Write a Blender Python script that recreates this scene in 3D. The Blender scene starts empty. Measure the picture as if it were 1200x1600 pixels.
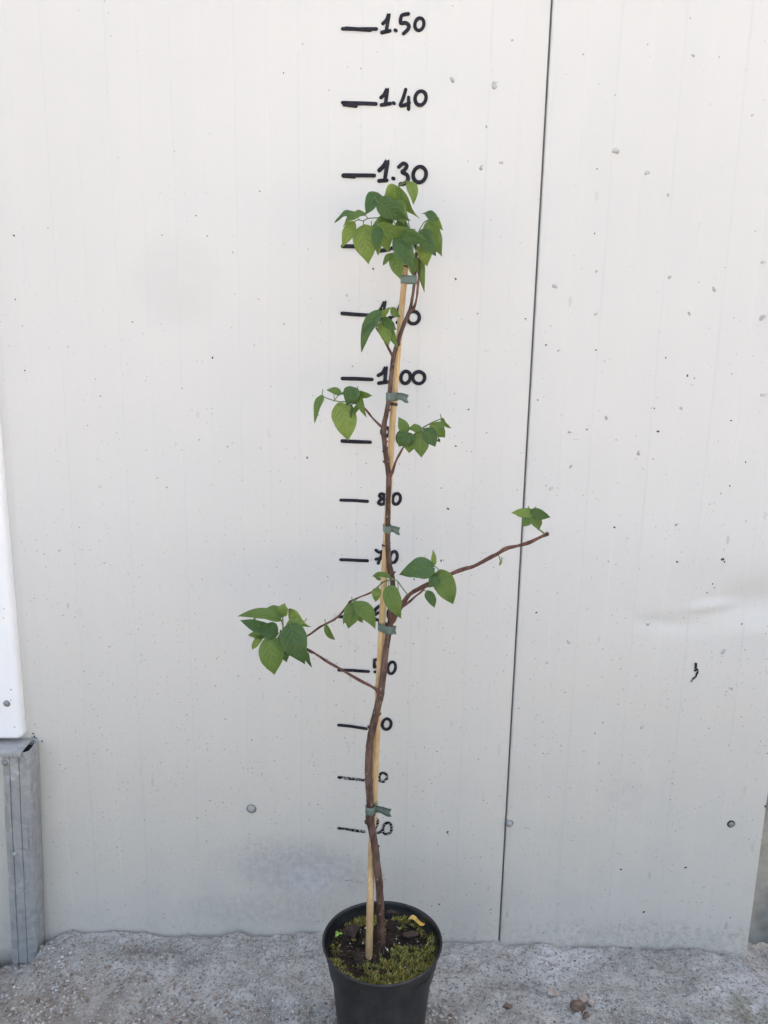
import bpy, bmesh, math, random
from mathutils import Vector, Matrix, noise
R = math.radians
random.seed(7)
scene = bpy.context.scene
COL = scene.collection

# ------------------------------------------------------------------ camera
FPX, CAM_D, CAM_H, PITCH, ROLL = 1341.0, 1.3666, 1.1007, 0.2281, 0.0186
CAM = Vector((0, -CAM_D, CAM_H))
_c, _s = math.cos(PITCH), math.sin(PITCH)
FWD = Vector((0, _c, -_s)); UP0 = Vector((0, _s, _c)); RT0 = Vector((1, 0, 0))
RT = RT0*math.cos(ROLL) + UP0*math.sin(ROLL)
UP = UP0*math.cos(ROLL) - RT0*math.sin(ROLL)
cd = bpy.data.cameras.new('camera'); cam = bpy.data.objects.new('camera', cd); COL.objects.link(cam)
m = Matrix((RT, UP, -FWD)).transposed().to_4x4(); m.translation = CAM
cam.matrix_world = m
cd.sensor_fit = 'VERTICAL'; cd.sensor_height = 36; cd.sensor_width = 27
cd.lens = 36*FPX/1600; cd.clip_start = 0.02; cd.clip_end = 600
scene.camera = cam

# ------------------------------------------------------------------ light
SUN_EL, SUN_AZ = R(40), R(24)          # sun stands behind the wall, a little to the right
world = bpy.data.worlds.new('World'); scene.world = world; world.use_nodes = True
nt = world.node_tree; nt.nodes.clear()
sky = nt.nodes.new('ShaderNodeTexSky'); sky.sky_type = 'NISHITA'; sky.sun_disc = False
sky.sun_elevation = SUN_EL; sky.sun_rotation = SUN_AZ
sky.air_density = 1.0; sky.dust_density = 10.0; sky.ozone_density = 0.3
bg = nt.nodes.new('ShaderNodeBackground'); bg.inputs[1].default_value = 0.15
wo = nt.nodes.new('ShaderNodeOutputWorld')
nt.links.new(sky.outputs[0], bg.inputs[0]); nt.links.new(bg.outputs[0], wo.inputs[0])
sd = bpy.data.lights.new('sun', 'SUN'); sd.energy = 2.0; sd.angle = R(0.5); sd.color = (1, .98, .95)
sun = bpy.data.objects.new('sun', sd); COL.objects.link(sun)
dirn = Vector((math.sin(SUN_AZ)*math.cos(SUN_EL), math.cos(SUN_AZ)*math.cos(SUN_EL), math.sin(SUN_EL)))
sun.rotation_euler = dirn.to_track_quat('Z', 'Y').to_euler()
vs = scene.view_settings
vs.view_transform = 'Standard'; vs.look = 'None'; vs.gamma = 1.0; vs.use_curve_mapping = False
vs.exposure = 2.36
vs.use_white_balance = True; vs.white_balance_temperature = 7110; vs.white_balance_tint = 8.5

# ------------------------------------------------------------------ helpers
def ray(px, py):
    return (FWD*FPX + RT*(px-600) + UP*(800-py)).normalized()
def on_wall(px, py, off=0.0):
    d = ray(px, py); t = (-off - CAM.y)/d.y
    return CAM + d*t
PY0, PYS = -0.246, 0.105                  # the tree stands on a plane leaning a little towards the wall
def on_tree(px, py, dy=0.0):
    d = ray(px, py)                        # y = PY0 + PYS*z + dy
    t = (PY0 + dy + PYS*CAM.z - CAM.y)/(d.y - PYS*d.z)
    return CAM + d*t
def on_z(px, py, z):
    d = ray(px, py); return CAM + d*((z-CAM.z)/d.z)
def pxm(p):                                # metres per photo pixel at a point
    return (p-CAM).dot(FWD)/FPX
def fbm(x, y, z=0.0, o=4):
    return noise.fractal(Vector((x, y, z)), 0.9, 2.1, o)

def wloc(o):
    v = Vector((0, 0, 0))
    while o is not None:
        v = v + o.location; o = o.parent
    return v
def obj(name, verts, faces, mats, parent=None, smooth=True, origin=None, uvs=None, midx=None):
    base = wloc(parent) if parent else Vector((0, 0, 0))
    org = Vector(origin) if origin is not None else base
    me = bpy.data.meshes.new(name)
    me.from_pydata([tuple(Vector(v)-org) for v in verts], [], faces)
    if not isinstance(mats, (list, tuple)): mats = [mats]
    for mm in mats: me.materials.append(mm)
    if midx:
        for p, i in zip(me.polygons, midx): p.material_index = i
    if smooth:
        for p in me.polygons: p.use_smooth = True
    if uvs:
        uvl = me.uv_layers.new(name='UVMap')
        for l in me.loops: uvl.data[l.index].uv = uvs[l.vertex_index]
    me.update()
    o = bpy.data.objects.new(name, me); COL.objects.link(o)
    o.location = org - base
    if parent: o.parent = parent
    return o
def tag(o, label=None, cat=None, group=None, kind=None):
    if label: o['label'] = label
    if cat: o['category'] = cat
    if group: o['group'] = group
    o['kind'] = kind or 'thing'
    return o
def thing(name, label, cat, loc, group=None):
    o = bpy.data.objects.new(name, None); COL.objects.link(o); o.location = loc
    o.empty_display_size = 0.05
    return tag(o, label, cat, group)

class MB:
    def __init__(s): s.v = []; s.f = []; s.uv = []; s.mi = []; s.cur = 0
    def add(s, vs, fs, uv=None):
        n = len(s.v); s.v += [Vector(v) for v in vs]
        s.f += [tuple(i+n for i in f) for f in fs]; s.mi += [s.cur]*len(fs)
        s.uv += uv if uv else [(0, 0)]*len(vs)
    def build(s, name, mats, parent=None, smooth=True, origin=None):
        return obj(name, s.v, s.f, mats, parent, smooth, origin, s.uv, s.mi)
    def box(s, x0, x1, y0, y1, z0, z1, bev=0.0):
        bm = bmesh.new(); bmesh.ops.create_cube(bm, size=1)
        for v in bm.verts:
            v.co = Vector(((x0+x1)/2+v.co.x*(x1-x0), (y0+y1)/2+v.co.y*(y1-y0), (z0+z1)/2+v.co.z*(z1-z0)))
        if bev: bmesh.ops.bevel(bm, geom=bm.edges[:], offset=bev, segments=3, affect='EDGES', profile=.5)
        bm.verts.ensure_lookup_table()
        s.add([v.co.copy() for v in bm.verts], [[v.index for v in f.verts] for f in bm.faces]); bm.free()
def crom(pts, rad, sub):
    P, Q = [], []
    n = len(pts)
    for i in range(n-1):
        p0 = pts[max(i-1, 0)]; p1 = pts[i]; p2 = pts[i+1]; p3 = pts[min(i+2, n-1)]
        for k in range(sub):
            t = k/sub
            P.append(0.5*((2*p1)+(p2-p0)*t+(2*p0-5*p1+4*p2-p3)*t*t+(3*p1-p0-3*p2+p3)*t**3))
            Q.append(rad[i]*(1-t)+rad[i+1]*t)
    P.append(pts[-1].copy()); Q.append(rad[-1])
    return P, Q
def sweep(mb, pts, rad, n=8, sub=4, cap=True, jitter=0.0, flat=None):
    """a round tube through the points, radius per point, rounded ends"""
    if sub > 1: pts, rad = crom(pts, rad, sub)
    if cap:
        a = (pts[0]-pts[1]).normalized(); b = (pts[-1]-pts[-2]).normalized()
        r0, r1 = rad[0], rad[-1]
        pts = [pts[0]+a*r0, pts[0]+a*r0*.86, pts[0]+a*r0*.5]+pts+[pts[-1]+b*r1*.5, pts[-1]+b*r1*.86, pts[-1]+b*r1]
        rad = [r0*.05, r0*.5, r0*.86]+rad+[r1*.86, r1*.5, r1*.05]
    rings = []; nrm = None; L = 0
    for i, p in enumerate(pts):
        t = (pts[min(i+1, len(pts)-1)]-pts[max(i-1, 0)])
        if t.length < 1e-9: t = Vector((0, 0, 1))
        t.normalize()
        if nrm is None:
            nrm = t.cross(Vector((0.3, 1, 0.1))).normalized()
        nrm = (nrm-t*nrm.dot(t)).normalized(); bi = t.cross(nrm)
        if i: L += (p-pts[i-1]).length
        ring = []
        for k in range(n):
            a = 2*math.pi*k/n
            rr = rad[i]
            if jitter: rr *= 1+jitter*noise.noise(p*160+Vector((math.cos(a), math.sin(a), 0))*1.1)
            ring.append(p+nrm*math.cos(a)*rr+bi*math.sin(a)*rr)
        rings.append(ring)
    vs_ = [v for r in rings for v in r]; fs = []
    for i in range(len(rings)-1):
        for k in range(n):
            k2 = (k+1) % n
            fs.append((i*n+k, i*n+k2, (i+1)*n+k2, (i+1)*n+k))
    fs.append(tuple(range(n-1, -1, -1))); fs.append(tuple((len(rings)-1)*n+k for k in range(n)))
    if flat is not None:                    # squash onto the wall: marker ink
        for v in vs_: v.y = flat(v)
    mb.add(vs_, fs)
def lathe(mb, prof, cx, cy, n=64):
    vs_ = []; fs = []
    for r, z in prof:
        for k in range(n):
            a = 2*math.pi*k/n; vs_.append(Vector((cx+r*math.cos(a), cy+r*math.sin(a), z)))
    for i in range(len(prof)-1):
        for k in range(n):
            k2 = (k+1) % n; fs.append((i*n+k, i*n+k2, (i+1)*n+k2, (i+1)*n+k))
    mb.add(vs_, fs)
def pebble(mb, c, r, sq=(1, 1, .7), seed=0, sub=2, rough=.35):
    bm = bmesh.new(); bmesh.ops.create_icosphere(bm, subdivisions=sub, radius=1)
    rot = Matrix.Rotation(random.random()*6.28, 3, 'Z') @ Matrix.Rotation(random.uniform(-.5, .5), 3, 'X')
    for v in bm.verts:
        k = 1+rough*noise.noise(v.co*1.3+Vector((seed*3.1, seed*1.7, 0)))+rough*.4*noise.noise(v.co*3+Vector((seed, 0, 5)))
        q = v.co*k; v.co = c + rot @ Vector((q.x*sq[0], q.y*sq[1], q.z*sq[2]))*r
    bm.verts.ensure_lookup_table()
    mb.add([v.co.copy() for v in bm.verts], [[v.index for v in f.verts] for f in bm.faces]); bm.free()

def rock(mb, c, r, sq, k, nc=11, h0=.5, h1=.88):
    # broken rather than rounded: a ball planed off by random cuts
    rg = random.Random(k); cuts = []
    for i in range(nc):
        d = Vector((rg.gauss(0, 1), rg.gauss(0, 1), rg.gauss(0, 1))).normalized(); cuts.append((d, rg.uniform(h0, h1)))
    bm = bmesh.new(); bmesh.ops.create_icosphere(bm, subdivisions=4, radius=1)
    for v in bm.verts:
        q = v.co.copy()
        for d, h in cuts:
            e = q.dot(d)-h
            if e > 0: q -= d*e*.97
        q *= 1+.06*noise.noise(q*5+Vector((k, 0, 0)))+.03*noise.noise(q*13+Vector((0, k, 0)))
        v.co = c+Vector((q.x*sq[0], q.y*sq[1], q.z*sq[2]))*r*(1.2 if h0 > .4 else 1.6)
    bm.verts.ensure_lookup_table()
    mb.add([v.co.copy() for v in bm.verts], [[v.index for v in f.verts] for f in bm.faces]); bm.free()

# ------------------------------------------------------------------ materials
class N:
    """tiny node-graph builder"""
    def __init__(s, name):
        s.m = bpy.data.materials.new(name); s.m.use_nodes = True; s.t = s.m.node_tree
        s.b = s.t.nodes['Principled BSDF']; s.out = s.t.nodes['Material Output']
    def n(s, typ, **kw):
        nd = s.t.nodes.new('ShaderNode'+typ)
        for k, v in kw.items(): setattr(nd, k, v)
        return nd
    def set(s, sock, v):
        if hasattr(v, 'is_output'): s.t.links.new(v, sock)
        elif isinstance(v, (tuple, list)) and len(v) == 3 and sock.type == 'RGBA': sock.default_value = (*v, 1)
        else: sock.default_value = v
    def math(s, op, a, b=0.0, c=None, clamp=False):
        nd = s.n('Math', operation=op, use_clamp=clamp); s.set(nd.inputs[0], a); s.set(nd.inputs[1], b)
        if c is not None: s.set(nd.inputs[2], c)
        return nd.outputs[0]
    def mix(s, f, a, b, mode='MIX'):
        nd = s.n('Mix', data_type='RGBA', blend_type=mode); s.set(nd.inputs[0], f); s.set(nd.inputs[6], a); s.set(nd.inputs[7], b)
        return nd.outputs[2]
    def pos(s): return s.n('NewGeometry').outputs['Position']
    def objc(s): return s.n('TexCoord').outputs['Object']
    def mapv(s, v, scale=(1, 1, 1), rot=(0, 0, 0), loc=(0, 0, 0)):
        nd = s.n('Mapping'); s.set(nd.inputs[0], v); nd.inputs[1].default_value = loc; nd.inputs[2].default_value = rot; nd.inputs[3].default_value = scale
        return nd.outputs[0]
    def noise(s, v, scale, detail=4, rough=.55, col=False, dist=0):
        nd = s.n('TexNoise'); s.set(nd.inputs['Vector'], v); nd.inputs['Scale'].default_value = scale
        nd.inputs['Detail'].default_value = detail; nd.inputs['Roughness'].default_value = rough; nd.inputs['Distortion'].default_value = dist
        return nd.outputs[1 if col else 0]
    def voro(s, v, scale, feature='F1', dim='3D'):
        nd = s.n('TexVoronoi', feature=feature, voronoi_dimensions=dim); s.set(nd.inputs['Vector'], v); nd.inputs['Scale'].default_value = scale
        return nd
    def ramp(s, f, lo, hi, a=0.0, b=1.0, smooth=True):
        nd = s.n('MapRange', interpolation_type='SMOOTHSTEP' if smooth else 'LINEAR'); s.set(nd.inputs[0], f)
        for i, v in enumerate((lo, hi, a, b)): nd.inputs[1+i].default_value = v
        return nd.outputs[0]
    def sep(s, v):
        nd = s.n('SeparateXYZ'); s.set(nd.inputs[0], v); return nd.outputs
    def comb(s, x, y, z):
        nd = s.n('CombineXYZ'); s.set(nd.inputs[0], x); s.set(nd.inputs[1], y); s.set(nd.inputs[2], z); return nd.outputs[0]
    def bump(s, h, strength, dist, prev=None):
        nd = s.n('Bump'); nd.inputs['Strength'].default_value = strength; nd.inputs['Distance'].default_value = dist; s.set(nd.inputs['Height'], h)
        if prev is not None: s.set(nd.inputs['Normal'], prev)
        return nd.outputs[0]
    def fin(s, col, rough=.5, nrm=None, spec=.5, metal=0.0):
        s.set(s.b.inputs['Base Color'], col); s.set(s.b.inputs['Roughness'], rough); s.set(s.b.inputs['Specular IOR Level'], spec); s.set(s.b.inputs['Metallic'], metal)
        if nrm is not None: s.set(s.b.inputs['Normal'], nrm)
        return s.m
def simple(name, col, rough=.5, var=.15, scale=40, bump=.2, bd=.001, metal=0.0, spec=.5):
    g = N(name); p = g.pos(); nz = g.noise(p, scale, 5)
    c = g.mix(g.ramp(nz, .3, .7), tuple(x*(1-var) for x in col), tuple(min(1, x*(1+var)) for x in col))
    return g.fin(c, rough, g.bump(g.noise(p, scale*3, 4), bump, bd), spec, metal)

def mat_panel():
    g = N('painted_sheet_metal'); p = g.pos(); x, y, z = g.sep(p)
    xz = g.comb(x, z, 0.0)
    col = (.638, .636, .622)
    big = g.noise(g.mapv(p, (1, 1, .6)), 1.7, 3)
    c = g.mix(g.ramp(big, .35, .7), col, (.610, .608, .597))
    # faint vertical rain streaks
    st = g.noise(g.mapv(p, (30, 1, .7)), 1.5, 5, .6)
    low = g.ramp(z, 1.0, .0)
    c = g.mix(g.math('MULTIPLY', g.ramp(st, .5, .85), g.math('MULTIPLY_ADD', low, .2, .05)), c, (.47, .46, .435))
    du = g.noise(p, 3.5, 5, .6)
    c = g.mix(g.math('MULTIPLY', g.ramp(g.math('ADD', z, g.math('MULTIPLY', g.math('SUBTRACT', du, .5), .5)), .85, .05), .95), c, (.635, .60, .53))  # beige dust low down, its warmth painted in against the bluish light
    # grime towards the ground, mottled
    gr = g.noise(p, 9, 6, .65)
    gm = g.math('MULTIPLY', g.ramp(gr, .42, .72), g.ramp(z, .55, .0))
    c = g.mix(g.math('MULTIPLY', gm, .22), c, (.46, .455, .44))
    mo = g.noise(p, 130, 4, .7); mo2 = g.noise(p, 22, 3)
    c = g.mix(g.math('MULTIPLY', g.math('MULTIPLY', g.ramp(mo, .58, .72), g.ramp(mo2, .35, .65)), g.ramp(z, 1.0, .05, .0, .38)), c, (.30, .29, .28))
    # splashed tan band at the foot, ragged upper edge
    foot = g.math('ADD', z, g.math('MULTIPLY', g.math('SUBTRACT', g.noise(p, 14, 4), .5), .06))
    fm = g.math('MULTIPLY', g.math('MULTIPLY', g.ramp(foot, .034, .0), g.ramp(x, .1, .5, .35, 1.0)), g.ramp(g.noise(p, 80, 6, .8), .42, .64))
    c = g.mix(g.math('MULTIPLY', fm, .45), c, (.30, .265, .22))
    # soft patches: a grey one up left, a scuffed bluish one by the pot
    def blob(px, py, sx, sz, amp, rgb, base, nsc=25):
        w = on_wall(px, py)
        dx = g.math('DIVIDE', g.math('SUBTRACT', x, w.x), sx); dz = g.math('DIVIDE', g.math('SUBTRACT', z, w.z), sz)
        d = g.math('ADD', g.math('MULTIPLY', dx, dx), g.math('MULTIPLY', dz, dz))
        mk = g.math('MULTIPLY', g.ramp(d, 1.0, 0.0), g.math('MULTIPLY', g.ramp(g.noise(p, nsc, 5, .65), .3, .7), amp))
        return g.mix(mk, base, rgb)
    c = blob(272, 440, .095, .085, .28, (.475, .475, .47), c, 4)
    c = blob(478, 1362, .15, .07, .5, (.30, .30, .315), c, 75); c = blob(440, 1345, .14, .07, .5, (.40, .40, .41), c, 130)
    c = blob(490, 1375, .07, .04, .6, (.64, .64, .68), c, 60); c = blob(420, 1420, .2, .04, .45, (.38, .37, .35), c, 90)
    c = blob(980, 1240, .05, .04, .22, (.4, .4, .4), c, 60)
    # specks of dirt in three sizes, denser low down
    def specks(scale, rmax, frac, dens_lo, dens_hi, seed, stretch=(1, 1, 1), rot=0.0):
        v = g.voro(g.mapv(xz, stretch, (0, 0, rot), (seed, seed*.7, 0)), scale, dim='2D')
        cr = g.sep(v.outputs['Color'])
        gate = g.math('LESS_THAN', cr[0], g.ramp(g.math('ADD', z, g.math('MULTIPLY', g.noise(p, 3.0, 2), .6)), 1.7, .3, dens_lo*frac, dens_hi*frac))
        rr = g.math('MULTIPLY', g.math('MULTIPLY', cr[1], cr[1]), rmax)
        rr = g.math('ADD', rr, rmax*.15)
        dd = g.math('ADD', v.outputs['Distance'], g.math('MULTIPLY', g.math('SUBTRACT', g.noise(p, 300, 2), .5), rmax*.9))
        return g.math('MULTIPLY', g.math('MULTIPLY', g.math('LESS_THAN', dd, rr), gate), g.math('MULTIPLY_ADD', g.math('POWER', cr[2], 2.0), .8, .12))
    s1 = specks(55, .11, .16, .06, .8, 3.3)
    s2 = specks(130, .17, .16, .10, 1.2, 7.7)
    s3 = specks(48, .15, .1, .05, 1.4, 1.9, (1, .35, 1), .5)
    s4 = specks(260, .24, .14, .04, 1.3, 5.2, (1, .7, 1), -.4)
    sp = g.math('MAXIMUM', g.math('MAXIMUM', g.math('MULTIPLY', s1, .7), s2), g.math('MAXIMUM', g.math('MULTIPLY', s3, .35), g.math('MULTIPLY', s4, .8)))
    c = g.mix(g.math('MULTIPLY', sp, .8), c, (.13, .12, .115))
    nr = g.bump(g.noise(p, 420, 3), .06, .0006)
    nr = g.bump(sp, -.4, .0006, nr)
    return g.fin(c, g.ramp(g.noise(p, 5, 3), .3, .7, .36, .46), nr, .5)
def mat_ink(name, wear):
    g = N(name); p = g.pos()
    c = g.mix(g.ramp(g.noise(p, 120, 4), .3, .7), (.012, .012, .018), (.028, .027, .038))
    g.fin(c, .6, None, .15)
    if wear > 0:
        k = g.noise(g.mapv(p, (1, 1, 1.6), (0, .5, 0)), 210, 6, .7)
        f = g.ramp(k, 1-wear-.07, 1-wear+.05)
        tr = g.n('BsdfTransparent'); mx = g.n('MixShader')
        g.set(mx.inputs[0], f); g.t.links.new(g.b.outputs[0], mx.inputs[1]); g.t.links.new(tr.outputs[0], mx.inputs[2])
        g.t.links.new(mx.outputs[0], g.out.inputs[0])
    return g.m
def mat_leaf(name, dark, light, under, vein):
    g = N(name); uv = g.n('UVMap', uv_map='UVMap').outputs[0]; u, t, _ = g.sep(uv)
    p = g.pos(); rnd = g.n('ObjectInfo').outputs['Random']
    au = g.math('ABSOLUTE', g.math('MULTIPLY_ADD', u, 2.0, -1.0))
    q = g.math('SUBTRACT', g.math('MULTIPLY', t, 6.5), g.math('MULTIPLY', g.math('POWER', au, 1.35), 2.3))
    fr = g.math('ABSOLUTE', g.math('SUBTRACT', g.math('FRACT', q), .5))         # .5 on the vein
    lat = g.math('MULTIPLY', g.ramp(fr, .36, .5), g.ramp(au, 1.0, .55))
    mid = g.ramp(au, .075, .02)
    vn = g.math('MAXIMUM', g.math('MULTIPLY', lat, .8), mid)
    mot = g.noise(p, 90, 5, .6)
    base = g.mix(g.math('ADD', g.math('MULTIPLY', g.ramp(mot, .3, .7), .5), g.math('MULTIPLY', rnd, .5)), dark, light)
    fine = g.noise(p, 700, 2)
    base = g.mix(g.math('MULTIPLY', g.ramp(fine, .45, .75), .25), base, tuple(c*1.5 for c in light))
    cf = g.mix(g.math('MULTIPLY', vn, .62), base, vein)
    cb = g.mix(g.math('MULTIPLY', vn, .6), g.mix(g.ramp(mot, .3, .7), under, tuple(c*.8 for c in under)), tuple(c*1.5 for c in under))
    c = g.mix(g.n('NewGeometry').outputs['Backfacing'], cf, cb)
    hgt = g.math('SUBTRACT', g.math('MULTIPLY', g.math('COSINE', g.math('MULTIPLY', fr, 6.283)), -.0), vn)
    nr = g.bump(hgt, .7, .0016); nr = g.bump(g.noise(p, 350, 3), .12, .0008, nr)
    g.fin(c, g.ramp(mot, .3, .7, .34, .52), nr, .5)
    tl = g.n('BsdfTranslucent'); g.set(tl.inputs[0], g.mix(.5, c, tuple(min(1, x*1.6) for x in light))); mx = g.n('MixShader'); mx.inputs[0].default_value = .33
    g.t.links.new(g.b.outputs[0], mx.inputs[1]); g.t.links.new(tl.outputs[0], mx.inputs[2]); g.t.links.new(mx.outputs[0], g.out.inputs[0])
    return g.m
def mat_bark(name, a, b, c3):
    g = N(name); p = g.pos()
    n1 = g.noise(g.mapv(p, (1, 1, .35)), 120, 5, .6); n2 = g.noise(p, 25, 4)
    c = g.mix(g.ramp(n1, .35, .68), a, b); c = g.mix(g.math('MULTIPLY', g.ramp(n2, .5, .75), .6), c, c3)
    v = g.voro(g.mapv(p, (1, 1, .7)), 210); cr = g.sep(v.outputs['Color'])
    len_ = g.math('MULTIPLY', g.math('LESS_THAN', v.outputs['Distance'], .28), g.math('LESS_THAN', cr[0], .10))
    c = g.mix(g.math('MULTIPLY', len_, .6), c, (.30, .25, .21))
    nr = g.bump(n1, .5, .0012); nr = g.bump(len_, .3, .0005, nr)
    return g.fin(c, .62, nr, .35)
def mat_bamboo():
    g = N('bamboo'); p = g.pos(); z = g.sep(p)[2]
    fib = g.noise(g.mapv(p, (1, 1, .03)), 500, 4, .6); n2 = g.noise(g.mapv(p, (1, 1, .5)), 30, 5, .6)
    c = g.mix(g.ramp(fib, .3, .7), (.50, .33, .15), (.66, .47, .25)); c = g.mix(g.math('MULTIPLY', g.ramp(n2, .48, .72), .7), c, (.36, .21, .09))
    sp = g.noise(p, 420, 3, .6); c = g.mix(g.math('MULTIPLY', g.ramp(sp, .62, .72), g.ramp(n2, .5, .62, 0, .8)), c, (.09, .055, .03))
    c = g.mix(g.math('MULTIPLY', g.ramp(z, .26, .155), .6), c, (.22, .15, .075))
    return g.fin(c, .42, g.bump(fib, .25, .0006), .4)
def mat_concrete():
    g = N('rough_concrete'); p = g.pos(); x, y, z = g.sep(p)
    big = g.noise(p, 4.5, 6, .62); mid = g.noise(p, 26, 7, .68); fine = g.noise(p, 160, 6, .7); grit = g.noise(p, 480, 4, .7)
    c = g.mix(g.ramp(mid, .30, .72), (.40, .377, .342), (.64, .61, .57))
    c = g.mix(g.math('MULTIPLY', g.ramp(big, .5, .68), .95), c, (.74, .715, .69))              # pale laitance
    c = g.mix(g.math('MULTIPLY', g.ramp(g.noise(g.mapv(p, (1, 1, 1), (0, 0, 0), (4, 2, 0)), 6.5, 6, .65), .53, .68), .8), c, (.20, .187, .172))
    c = g.mix(g.math('MULTIPLY', g.ramp(fine, .5, .66), .75), c, (.13, .122, .115))
    c = g.mix(g.math('MULTIPLY', g.ramp(fine, .46, .28), .5), c, (.66, .645, .63))
    g2 = g.noise(g.mapv(p, (1, 1, 1), (0, 0, 0), (1, 3, 2)), 330, 5, .75)
    c = g.mix(g.math('MULTIPLY', g.ramp(g2, .54, .66), .6), c, (.10, .095, .09)); c = g.mix(g.math('MULTIPLY', g.ramp(g2, .44, .34), .45), c, (.78, .765, .74))
    # earth and sand trodden over the concrete away from the wall, mostly left
    e = g.math('ADD', g.math('MULTIPLY', y, -1.0), g.math('ADD', g.math('MULTIPLY', x, -.30), g.math('MULTIPLY', g.math('SUBTRACT', g.noise(p, 7, 5, .6), .5), .35)))
    em = g.math('MULTIPLY', g.ramp(e, .20, .42), g.ramp(y, -1.6, -.9))
    c = g.mix(g.math('MULTIPLY', em, .8), c, g.mix(g.ramp(mid, .35, .65), (.21, .17, .13), (.42, .355, .29)))
    # pale and dark mineral grains
    v = g.voro(p, 190); cr = g.sep(v.outputs['Color'])
    gr = g.math('MULTIPLY', g.math('LESS_THAN', v.outputs['Distance'], .36), g.math('LESS_THAN', cr[0], .30))
    c = g.mix(g.math('MULTIPLY', gr, .75), c, g.mix(cr[1], (.10, .095, .09), (.75, .73, .70)))
    # green algae film by the right corner
    w = on_z(1165, 1562, 0.0)
    dx = g.math('DIVIDE', g.math('SUBTRACT', x, w.x), .06); dy = g.math('DIVIDE', g.math('SUBTRACT', y, w.y), .05)
    al = g.math('MULTIPLY', g.ramp(g.math('ADD', g.math('MULTIPLY', dx, dx), g.math('MULTIPLY', dy, dy)), 1.0, 0.0), g.ramp(g.noise(p, 40, 4), .35, .6))
    c = g.mix(g.math('MULTIPLY', al, .6), c, (.15, .15, .06))
    nr = g.bump(mid, .6, .012); nr = g.bump(fine, .9, .005, nr); nr = g.bump(g.math('MULTIPLY_ADD', gr, .6, grit), .7, .002, nr)
    return g.fin(c, .9, nr, .25)
def mat_galv():
    g = N('galvanised_steel'); p = g.pos()
    v = g.voro(p, 85); sp = g.sep(v.outputs['Color'])[0]
    n = g.noise(g.mapv(p, (1, 1, .1)), 130, 5, .65); n2 = g.noise(p, 22, 6, .65)
    c = g.mix(sp, (.33, .337, .335), (.43, .436, .433)); c = g.mix(g.math('MULTIPLY', g.ramp(n, .5, .75), .75), c, (.19, .195, .195))
    c = g.mix(g.math('MULTIPLY', g.ramp(n2, .55, .7), .7), c, (.64, .64, .64))
    return g.fin(c, .5, g.bump(n2, .12, .001), .5, .2)
def mat_pot():
    g = N('black_plastic'); p = g.pos(); z = g.sep(p)[2]
    n = g.noise(p, 18, 6, .65); st = g.noise(g.mapv(p, (1, 1, .2)), 60, 5, .65)
    c = g.mix(g.ramp(n, .4, .7), (.009, .010, .012), (.017, .019, .023))
    c = g.mix(g.math('MULTIPLY', g.ramp(st, .58, .8), .3), c, (.07, .07, .075))
    f = g.noise(p, 260, 4, .7); c = g.mix(g.math('MULTIPLY', g.ramp(f, .62, .70), .35), c, (.2, .19, .18))
    du = g.noise(g.mapv(p, (1, 1, .5)), 11, 6, .7); c = g.mix(g.math('MULTIPLY', g.ramp(du, .5, .72), .4), c, (.085, .08, .075))
    sc = g.noise(g.mapv(p, (.25, .25, 3.0), (0, .35, 0)), 160, 3, .6); c = g.mix(g.math('MULTIPLY', g.ramp(sc, .68, .75), .3), c, (.16, .16, .16))
    return g.fin(c, g.ramp(n, .3, .7, .34, .52), g.bump(g.noise(p, 500, 3), .1, .0005), .5)
def mat_soil():
    g = N('potting_soil'); p = g.pos()
    n = g.noise(p, 70, 6, .7); f = g.noise(p, 320, 4, .7)
    c = g.mix(g.ramp(n, .35, .65), (.012, .009, .007), (.05, .036, .026)); c = g.mix(g.math('MULTIPLY', g.ramp(f, .6, .75), .5), c, (.13, .10, .075))
    return g.fin(c, .92, g.bump(f, .8, .003), .2)
def mat_rand(name, cols, rough=.8, scale=3.0, isl=True):
    """colour picked per island (pebbles, moss blades)"""
    g = N(name); r = g.n('NewGeometry').outputs['Random Per Island']; p = g.pos()
    cr = g.n('ValToRGB'); cr.color_ramp.interpolation = 'LINEAR'; els = cr.color_ramp.elements
    while len(els) < len(cols): els.new(.5)
    for i, c in enumerate(cols): els[i].position = i/(len(cols)-1); els[i].color = (*c, 1)
    g.set(cr.inputs[0], r)
    n = g.noise(p, 260, 4, .65)
    c = g.mix(g.ramp(n, .3, .7, 0, .6), cr.outputs[0], g.mix(.5, cr.outputs[0], (.04, .035, .03)))
    return g.fin(c, rough, g.bump(n, .4, .002), .3)

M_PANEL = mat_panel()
M_INK = mat_ink('marker_ink', 0.0); M_INK1 = mat_ink('chipped_marker_ink', .36); M_INK2 = mat_ink('worn_marker_ink', .47); M_INK3 = mat_ink('almost_gone_marker_ink', .60)
M_GAP = simple('joint_sealant', (.12, .12, .125), .7)
M_LEAFD = mat_leaf('leaf_dark', (.048, .105, .030), (.078, .155, .042), (.145, .23, .085), (.125, .20, .06))
M_LEAFM = mat_leaf('leaf_mid', (.088, .158, .030), (.135, .215, .045), (.215, .31, .10), (.18, .26, .07))
M_LEAFL = mat_leaf('leaf_light', (.145, .220, .038), (.200, .280, .058), (.28, .36, .11), (.24, .32, .085))
M_BARK = mat_bark('brown_bark', (.046, .023, .017), (.145, .082, .061), (.20, .135, .105))
M_TWIG = mat_bark('reddish_bark', (.068, .026, .019), (.170, .076, .056), (.21, .12, .09))
M_PET = simple('green_stalk', (.12, .17, .05), .5, .25, 90)
M_BAMBOO = mat_bamboo(); M_NODE = simple('bamboo_node_scar', (.045, .03, .02), .7, .4, 200, .5)
M_TIE = simple('green_tie_tape', (.115, .165, .140), .45, .12, 60, .1)
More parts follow.
